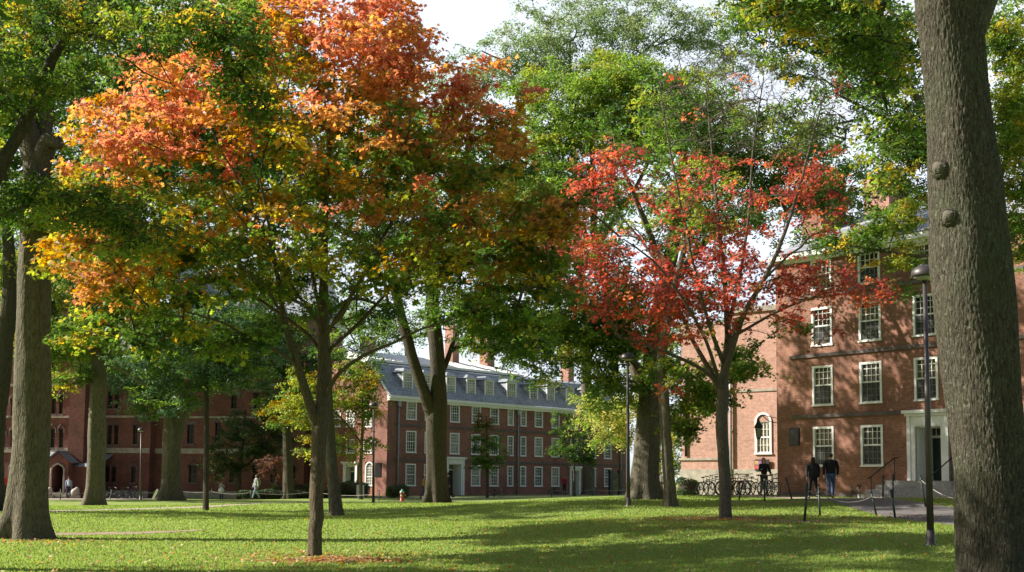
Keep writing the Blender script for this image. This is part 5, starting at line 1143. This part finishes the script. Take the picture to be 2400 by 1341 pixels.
def put_bike(k, loc, rot, label, group):
    o = protos[k] if not used[k] else copy_tree(protos[k]); used[k] = 1
    o.location = loc; o.rotation_euler = rot; o['label'] = label; o['group'] = group; return o
slots = [(1652,3,-.3,'black bicycle at the left end of the rack beside the evergreen bush'),(1668,2,.25,'silver bicycle second from the left in the rack'),(1683,0,-.2,'dark blue bicycle partly behind the red maple trunk'),
         (1708,3,.3,'black bicycle just right of the red maple trunk'),(1722,1,-.15,'red bicycle right of the red maple trunk'),(1738,2,.35,'silver bicycle in the middle of the right half of the rack'),
         (1753,0,-.25,'dark blue bicycle between two silver ones'),(1768,2,.2,'silver bicycle under the notice board'),(1812,3,-.3,'black bicycle at the right end of the rack near the building corner'),(1823,2,.3,'silver bicycle closest to the corner of the brown building')]
for px, k, dr, lb_ in slots:
    put_bike(k, G(px + 4*math.sin(px*1.7), 59.0 + .45*math.sin(px*.9)), (.10*math.sin(px), 0, -.3 + dr*2.6 + (math.pi if k in (0, 2) else 0)), lb_, GB).scale = (1 + .06*math.sin(px*2.3),)*3
G2 = 'bicycles by the gothic hall'
for px, k, dr, lb_ in ((262,3,.3,'black bicycle nearest the fluted trunk'),(290,3,-.2,'black bicycle below the single pointed window'),(309,0,.4,'dark blue bicycle left of the farthest lamp post')):
    put_bike(k, G(px, 98), (0, 0, .2+dr), lb_, G2)
put_bike(3, G(1158, 92) + Vector((0,0,.12)), (1.05, 0, .3), 'black bicycle lying on the grass beside the young tree', 'bicycles lying on the lawn')
put_bike(0, G(1308, 106) + Vector((0,0,.12)), (1.15, 0, -.2), 'dark bicycle lying on the grass before the person in pink', 'bicycles lying on the lawn')

# ------------------------------------------------------------------ people
def skin_mesh(name, nodes, edges, mats, matfn=None, sub=1, root=0):
    import bmesh
    bm = bmesh.new(); ly = bm.verts.layers.skin.verify(); vs = []
    for i, (p, rad) in enumerate(nodes):
        v = bm.verts.new(p); r2 = rad if hasattr(rad, '__len__') else (rad, rad); v[ly].radius = r2; v[ly].use_root = (i == root); vs.append(v)
    for a, b_ in edges: bm.edges.new((vs[a], vs[b_]))
    me = bpy.data.meshes.new(name); bm.to_mesh(me); bm.free(); o = bpy.data.objects.new('tmp_body', me); COL.objects.link(o)
    md = o.modifiers.new('s', 'SKIN'); md.use_smooth_shade = True; sb_ = o.modifiers.new('u', 'SUBSURF'); sb_.levels = sub; sb_.render_levels = sub
    dg = bpy.context.evaluated_depsgraph_get(); out = bpy.data.meshes.new_from_object(o.evaluated_get(dg)); out.name = name
    bpy.data.objects.remove(o); bpy.data.meshes.remove(me)
    out.materials.clear()
    for m_ in mats: out.materials.append(m_)
    for p in out.polygons: p.use_smooth = True
    return out
M['skin'] = plain('light_skin', (.50,.30,.22), .6, var=.06)
_cl = {}
def cloth(c):
    if c not in _cl: _cl[c] = plain('cloth', c, .9, var=.2, nscale=14)
    return _cl[c]
def person(px, Y, h, heading, label, top, legs, hair, longhair=False, stride=.25, arms=(.1,-.1), bag=None, coat=0, elbow=(.15,.15), py=None, fat=1., group=None, sit=False, carry=None, hat=None):
    loc = G(px, Y); root = empty('person', loc, heading, label, 'person', group); s = h / 1.75
    V3 = lambda x, y, z: Vector((x*s, y*s, z*s))
    # joints, facing -Y
    J = {}; J['pel'] = V3(0,0,.95); J['wai'] = V3(0,-.01,1.08); J['che'] = V3(0,-.01,1.30); J['nb'] = V3(0,0,1.46); J['nk'] = V3(0,-.01,1.53); J['jaw'] = V3(0,-.03,1.585); J['sk'] = V3(0,-.01,1.66); J['top'] = V3(0,0,1.73)
    for sd, nm in ((-1,'L'),(1,'R')):
        ph = stride * sd; ka = abs(ph)
        J['hip'+nm] = V3(.09*sd,0,.91); J['kn'+nm] = V3(.10*sd, -math.sin(ph)*.43 - .04, .91 - .43*math.cos(ph)); 
        back = .30 if ph < 0 else .02
        a2 = ph - back
        J['an'+nm] = J['kn'+nm] + V3(0, -math.sin(a2)*.41, -.41*math.cos(a2)); J['an'+nm].z = max(J['an'+nm].z, .07*s)
        J['to'+nm] = J['an'+nm] + V3(.01*sd, -.15, -.035 if ph >= 0 else -.03)
        J['sh'+nm] = V3(.175*sd*fat,0,1.43); ar = arms[0 if sd < 0 else 1]; J['el'+nm] = J['sh'+nm] + V3(.06*sd, -math.sin(ar)*.28, -.28*math.cos(ar))
        e = ar + elbow[0 if sd < 0 else 1]; J['wr'+nm] = J['el'+nm] + V3(.0, -math.sin(e)*.25, -.25*math.cos(e)); dirn = (J['wr'+nm] - J['el'+nm]).normalized(); J['pa'+nm] = J['wr'+nm] + dirn*.07*s; J['d'+nm] = dirn
    nodes = []; edges = []; ix = {}
    def nd(k, p, r_): ix[k] = len(nodes); nodes.append((p, r_ * s if not hasattr(r_, '__len__') else (r_[0]*s, r_[1]*s)))
    def ed(*ks):
        for a, b_ in zip(ks, ks[1:]): edges.append((ix[a], ix[b_]))
    for k, r_ in (('pel',(.14,.11)),('wai',(.125,.10)),('che',(.145,.11)),('nb',(.10,.075)),('nk',.052),('jaw',(.062,.07)),('sk',(.074,.088)),('top',(.05,.055))): nd(k, J[k], r_)
    ed('pel','wai','che','nb','nk','jaw','sk','top')
    for nm in 'LR':
        nd('hip'+nm, J['hip'+nm], .085); nd('kn'+nm, J['kn'+nm], .056); nd('an'+nm, J['an'+nm], .036); nd('to'+nm, J['to'+nm], (.038,.022)); ed('pel','hip'+nm,'kn'+nm,'an'+nm,'to'+nm)
        nd('sh'+nm, J['sh'+nm], .055); nd('el'+nm, J['el'+nm], .04); nd('wr'+nm, J['wr'+nm], .026); nd('pa'+nm, J['pa'+nm], (.036,.016)); ed('nb','sh'+nm,'el'+nm,'wr'+nm,'pa'+nm)
        d = J['d'+nm]; sgn = -1 if nm == 'L' else 1
        for f_, (off, ln) in enumerate(((-.026,.062),(-.009,.072),(.008,.068),(.024,.054))):
            b0 = J['pa'+nm] + V3(0, off, 0); k1 = 'f%s%d' % (nm, f_); nd(k1+'a', b0 + d*ln*.5*s, .009); nd(k1+'b', b0 + d*ln*s*.95 + V3(-.012*sgn, 0, 0), .007); ed('pa'+nm, k1+'a', k1+'b')
        b0 = J['wr'+nm] + d*.03*s; nd('t'+nm+'a', b0 + V3(0,-.038,0) , .011); nd('t'+nm+'b', b0 + V3(0,-.052,0) + d*.035*s, .009); ed('pa'+nm, 't'+nm+'a', 't'+nm+'b')
    body = link('body', skin_mesh('body', nodes, edges, [M['skin']]), root)
    q = MB()
    for sd in (-1,1): q.ball((.03*sd*s, -.092*s, 1.655*s), .010*s, 6)
    q.box(-.02*s, .02*s, -.098*s, -.088*s, 1.595*s, 1.602*s); q.build('eyes_and_mouth', cloth((.04,.015,.012)), body)
    q = MB(); q.ball((0,-.10*s,1.63*s),(.012*s,.018*s,.02*s),6); [q.ball((.078*sd*s,0,1.64*s),(.012*s,.02*s,.03*s),6) for sd in (-1,1)]; q.build('nose_and_ears', M['skin'], body)
    q = MB(); q.ball((0,.038*s,1.69*s),(.092*s,.096*s,.082*s),12)
    if longhair: q.ball((0,.065*s,1.58*s),(.10*s,.065*s,.15*s),12); q.ball((-.06*s,.02*s,1.58*s),(.04*s,.06*s,.12*s),8); q.ball((.06*s,.02*s,1.58*s),(.04*s,.06*s,.12*s),8)
    q.build('hair', cloth(hair), root)
    # trousers
    nodes = []; edges = []; ix = {}
    nd('pel', J['pel'] + V3(0,0,.04), (.155,.125)); 
    for nm in 'LR': nd('hip'+nm, J['hip'+nm], .105); nd('kn'+nm, J['kn'+nm], .075); nd('an'+nm, J['an'+nm] + V3(0,0,.02), .062); ed('pel','hip'+nm,'kn'+nm,'an'+nm)
    link('trousers', skin_mesh('trousers', nodes, edges, [cloth(legs)]), root)
    nodes = []; edges = []; ix = {}
    k_ = 1 + .25 * coat
    nd('hem', V3(0,0,.95 - .22*coat), (.17*k_*fat,.135*k_)); nd('wai', J['wai'], (.15*k_*fat,.125*k_)); nd('che', J['che'], (.168*fat,.135)); nd('nb', J['nb'], (.12,.095)); nd('col', J['nk'] - V3(0,0,.02), .062); ed('hem','wai','che','nb','col')
    for nm in 'LR': nd('sh'+nm, J['sh'+nm], .078); nd('el'+nm, J['el'+nm], .062); nd('wr'+nm, J['wr'+nm], .05); ed('nb','sh'+nm,'el'+nm,'wr'+nm)
    link('jacket' if coat or top[0] < .1 else 'shirt', skin_mesh('shirt', nodes, edges, [cloth(top)], root=2), root)
    for nm in 'LR':
        q = MB(); c = J['an'+nm] + V3(0,-.055,-.03); q.ball(c, (.05*s,.13*s,.045*s), 10); q.build('shoe', cloth((.03,.028,.028) if legs[0] < .3 else (.5,.5,.5)), root)
    if bag:
        q = MB(); q.ball((0,.20*s,1.24*s),(.16*s,.11*s,.22*s),12); q.ball((0,.28*s,1.16*s),(.11*s,.06*s,.12*s),10)
        for sd in (-1,1): q.tube([V3(.10*sd,.14,1.42),V3(.12*sd,0,1.50),V3(.12*sd,-.15,1.38),V3(.13*sd,-.14,1.18),V3(.13*sd,.1,1.1)], .022*s, 6)
        o = q.build('backpack', cloth(bag), None); w_ = root.matrix_basis; o.location = loc; o.rotation_euler = (0,0,heading); tag(o, bag_label.pop(0), 'backpack')
    if hat: q = MB(); q.lathe([(.16,1.70),(.10,1.71),(.10,1.76),(.06,1.80),(.01,1.80)], 14, (0,0,0)); o = q.build('hat', cloth(hat), root); o.scale = (s, s, s)
    return root
bag_label = ['grey backpack worn by the walking man in white', 'pale blue backpack worn by the person near the porch', 'dark backpack with yellow front near the forked trunk']
PI = math.pi
person(1906, 51, 1.70, PI+.1, 'person in a loose dark coat and black trousers walking away, left one of the couple', (.035,.03,.028), (.012,.012,.012), (.05,.02,.012), longhair=True, stride=.22, arms=(.15,-.2), coat=1, fat=1.3)
person(1948, 50.6, 1.84, PI-.1, 'person in a black jacket and blue jeans walking away on the path', (.012,.012,.013), (.06,.11,.22), (.03,.025,.02), stride=-.25, arms=(.2,-.25), coat=.3, fat=1.25)
person(1791, 56, 1.72, .1, 'person with brown hair in a black top pushing a bicycle', (.012,.012,.014), (.06,.055,.05), (.20,.09,.04), longhair=True, stride=.12, arms=(.45,.4), elbow=(1.3,.5))
put_bike(2, G(1800, 55.3), (0, 0, -1.1), 'silver bicycle held by the person in black before the notice board', GB)
person(1550, 92, 1.75, PI/2, 'person in a white shirt between the two trunks', (.62,.62,.62), (.22,.12,.12), (.25,.2,.15), stride=.15, arms=(.3,-.2), elbow=(.8,.8))
person(1534, 104, 1.70, PI/2, 'person in a dark red top half hidden behind the big leaning trunk', (.10,.02,.02), (.03,.03,.04), (.05,.03,.02), stride=.2)
person(1323, 110, 1.70, -.4, 'person in a magenta top standing beside the second white doorway', (.35,.03,.07), (.02,.02,.025), (.05,.03,.02), stride=.05, arms=(.3,.2))
person(1051, 88, 1.82, -PI/2-.2, 'person in a dark maroon suit stepping past the forked trunk', (.05,.015,.018), (.045,.015,.018), (.03,.02,.015), stride=.35, arms=(.2,-.3), hat=(.02,.012,.01))
person(993, 90, 1.62, PI/2, 'person in a yellow and dark top left of the forked trunk', (.42,.26,.03), (.05,.09,.18), (.02,.015,.012), stride=.25, bag=None)
person(600, 90, 1.80, -PI/2+.5, 'person in a white shirt and pale jeans walking along the rope fence', (.5,.5,.48), (.20,.26,.36), (.07,.04,.02), stride=.3, bag=(.22,.22,.24), arms=(.25,-.2))
person(519, 96, 1.50, .2, 'person with long blond hair holding something white by the rope', (.55,.45,.42), (.05,.07,.12), (.35,.2,.07), longhair=True, stride=.05, arms=(.5,.5), elbow=(1.4,1.4))
q = MB(); b = G(519, 95.6); q.ball((0,0,0),(.24,.12,.22),12); q.ball((.0,0,.2),(.12,.07,.06),8); o = q.build('tote_bag', M['white'], None); o.location = b + Vector((0,-.1,.78)); tag(o, 'white bag held by the person with blond hair', 'bag')
person(160, 98, 1.72, PI+.5, 'person in pale blue with a light pack walking to the gothic porch', (.25,.32,.45), (.03,.04,.08), (.06,.04,.03), stride=.2, bag=(.45,.5,.55))
person(7, 84, 1.70, .5, 'person in a bright red jacket at the left edge', (.50,.04,.03), (.02,.02,.025), (.04,.03,.02), stride=.2)

# dog facing the camera
b = G(2006, 50.5); dg_ = empty('dog', b, .25, 'small brown and white dog standing on the path by the building', 'dog')
nodes = [((0,.22,.36),.085),((0,0,.37),.095),((0,-.18,.37),.105),((0,-.26,.45),.065),((0,-.30,.53),.07),((0,-.37,.52),.04),((0,-.42,.505),.028)]
edges = [(0,1),(1,2),(2,3),(3,4),(4,5),(5,6)]
for sd in (-1,1):
    k = len(nodes); nodes += [((.07*sd,-.2,.26),.045),((.075*sd,-.19,.14),.026),((.075*sd,-.2,.04),.022),((.075*sd,-.24,.02),.02)]; edges += [(2,k),(k,k+1),(k+1,k+2),(k+2,k+3)]
    k = len(nodes); nodes += [((.07*sd,.22,.27),.055),((.075*sd,.17,.19),.03),((.075*sd,.27,.12),.02),((.075*sd,.25,.03),.018),((.075*sd,.21,.018),.018)]; edges += [(0,k),(k,k+1),(k+1,k+2),(k+2,k+3),(k+3,k+4)]
k = len(nodes); nodes += [((0,.32,.42),.03),((0,.38,.54),.018)]; edges += [(0,k),(k,k+1)]
link('body', skin_mesh('body', nodes, edges, [plain('dog_fur', (.24,.17,.11), .95, var=.8, nscale=5)], root=1), dg_)
for sd in (-1,1): q = MB(); q.ball((.065*sd,-.28,.55),(.02,.035,.055),8); q.build('ear', cloth((.03,.02,.015)), dg_)
q = MB(); q.ball((0,-.25,.33),(.06,.05,.10),10); q.build('white_chest_fur', cloth((.6,.58,.54)), dg_)
# ------------------------------------------------------------------ light
AZ = math.radians(-4); EL = math.radians(33)
sdir = Vector((math.cos(EL) * math.cos(AZ), math.cos(EL) * math.sin(AZ), -math.sin(EL)))
sl = bpy.data.lights.new('sun', 'SUN'); sl.energy = 5.0; sl.angle = math.radians(.55); sl.color = (1, .93, .82)
so_ = bpy.data.objects.new('sun', sl); COL.objects.link(so_); so_.rotation_euler = sdir.to_track_quat('-Z', 'Y').to_euler(); so_.location = (-40, 0, 40)
wd_ = bpy.data.worlds.new('World'); scene.world = wd_; wd_.use_nodes = True; nt = wd_.node_tree
bgn = nt.nodes['Background']; sky = nt.nodes.new('ShaderNodeTexSky'); sky.sky_type = 'NISHITA'; sky.sun_disc = False
sky.sun_elevation = EL; sky.sun_rotation = math.atan2(-sdir.x, -sdir.y); sky.air_density = 1.0; sky.dust_density = 3.0; sky.ozone_density = 1.0
# thin bright cloud veil over the blue
tc = nt.nodes.new('ShaderNodeTexCoord'); nn = nt.nodes.new('ShaderNodeTexNoise'); nn.inputs['Scale'].default_value = 2.2; nn.inputs['Detail'].default_value = 6
mp = nt.nodes.new('ShaderNodeMapping'); mp.inputs['Scale'].default_value = (1, 1, 3); nt.links.new(tc.outputs['Generated'], mp.inputs[0]); nt.links.new(mp.outputs[0], nn.inputs['Vector'])
rp = nt.nodes.new('ShaderNodeValToRGB'); rp.color_ramp.elements[0].position = .25; rp.color_ramp.elements[1].position = .58; rp.color_ramp.elements[0].color = (.6,.6,.6,1); rp.color_ramp.elements[1].color = (.92,.92,.92,1)
nt.links.new(nn.outputs['Fac'], rp.inputs[0])
sp = nt.nodes.new('ShaderNodeSeparateXYZ'); nt.links.new(tc.outputs['Generated'], sp.inputs[0])
mr = nt.nodes.new('ShaderNodeMapRange'); mr.interpolation_type = 'SMOOTHSTEP'; mr.inputs['From Min'].default_value = .32; mr.inputs['From Max'].default_value = .68; mr.inputs['To Min'].default_value = 1; mr.inputs['To Max'].default_value = .12
nt.links.new(sp.outputs[2], mr.inputs['Value'])
ml = nt.nodes.new('ShaderNodeMath'); ml.operation = 'MULTIPLY'; nt.links.new(mr.outputs[0], ml.inputs[0]); nt.links.new(rp.outputs[0], ml.inputs[1])
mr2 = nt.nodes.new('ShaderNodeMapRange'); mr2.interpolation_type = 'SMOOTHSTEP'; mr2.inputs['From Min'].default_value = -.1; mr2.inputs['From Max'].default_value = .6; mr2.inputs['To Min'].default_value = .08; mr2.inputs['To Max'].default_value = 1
nt.links.new(sp.outputs[1], mr2.inputs['Value']); ml2 = nt.nodes.new('ShaderNodeMath'); ml2.operation = 'MULTIPLY'; nt.links.new(mr2.outputs[0], ml2.inputs[0]); nt.links.new(ml.outputs[0], ml2.inputs[1]); ml = ml2   # added bias: veil fades behind the camera to cut fill light from there
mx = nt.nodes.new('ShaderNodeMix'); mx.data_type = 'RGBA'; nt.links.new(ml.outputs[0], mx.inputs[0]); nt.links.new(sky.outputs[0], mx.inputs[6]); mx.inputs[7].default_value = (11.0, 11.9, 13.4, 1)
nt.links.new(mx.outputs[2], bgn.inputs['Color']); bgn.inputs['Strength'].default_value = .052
scene.view_settings.view_transform = 'Standard'; scene.view_settings.look = 'None'; scene.view_settings.exposure = 1.05; scene.view_settings.gamma = 1
scene.render.engine = 'CYCLES'; scene.cycles.use_denoising = True; scene.cycles.max_bounces = 6; scene.cycles.diffuse_bounces = 3; scene.cycles.transmission_bounces = 4
scene.cycles.transparent_max_bounces = 6; scene.cycles.caustics_reflective = False; scene.cycles.caustics_refractive = False
scene.render.resolution_x = 1024; scene.render.resolution_y = 572
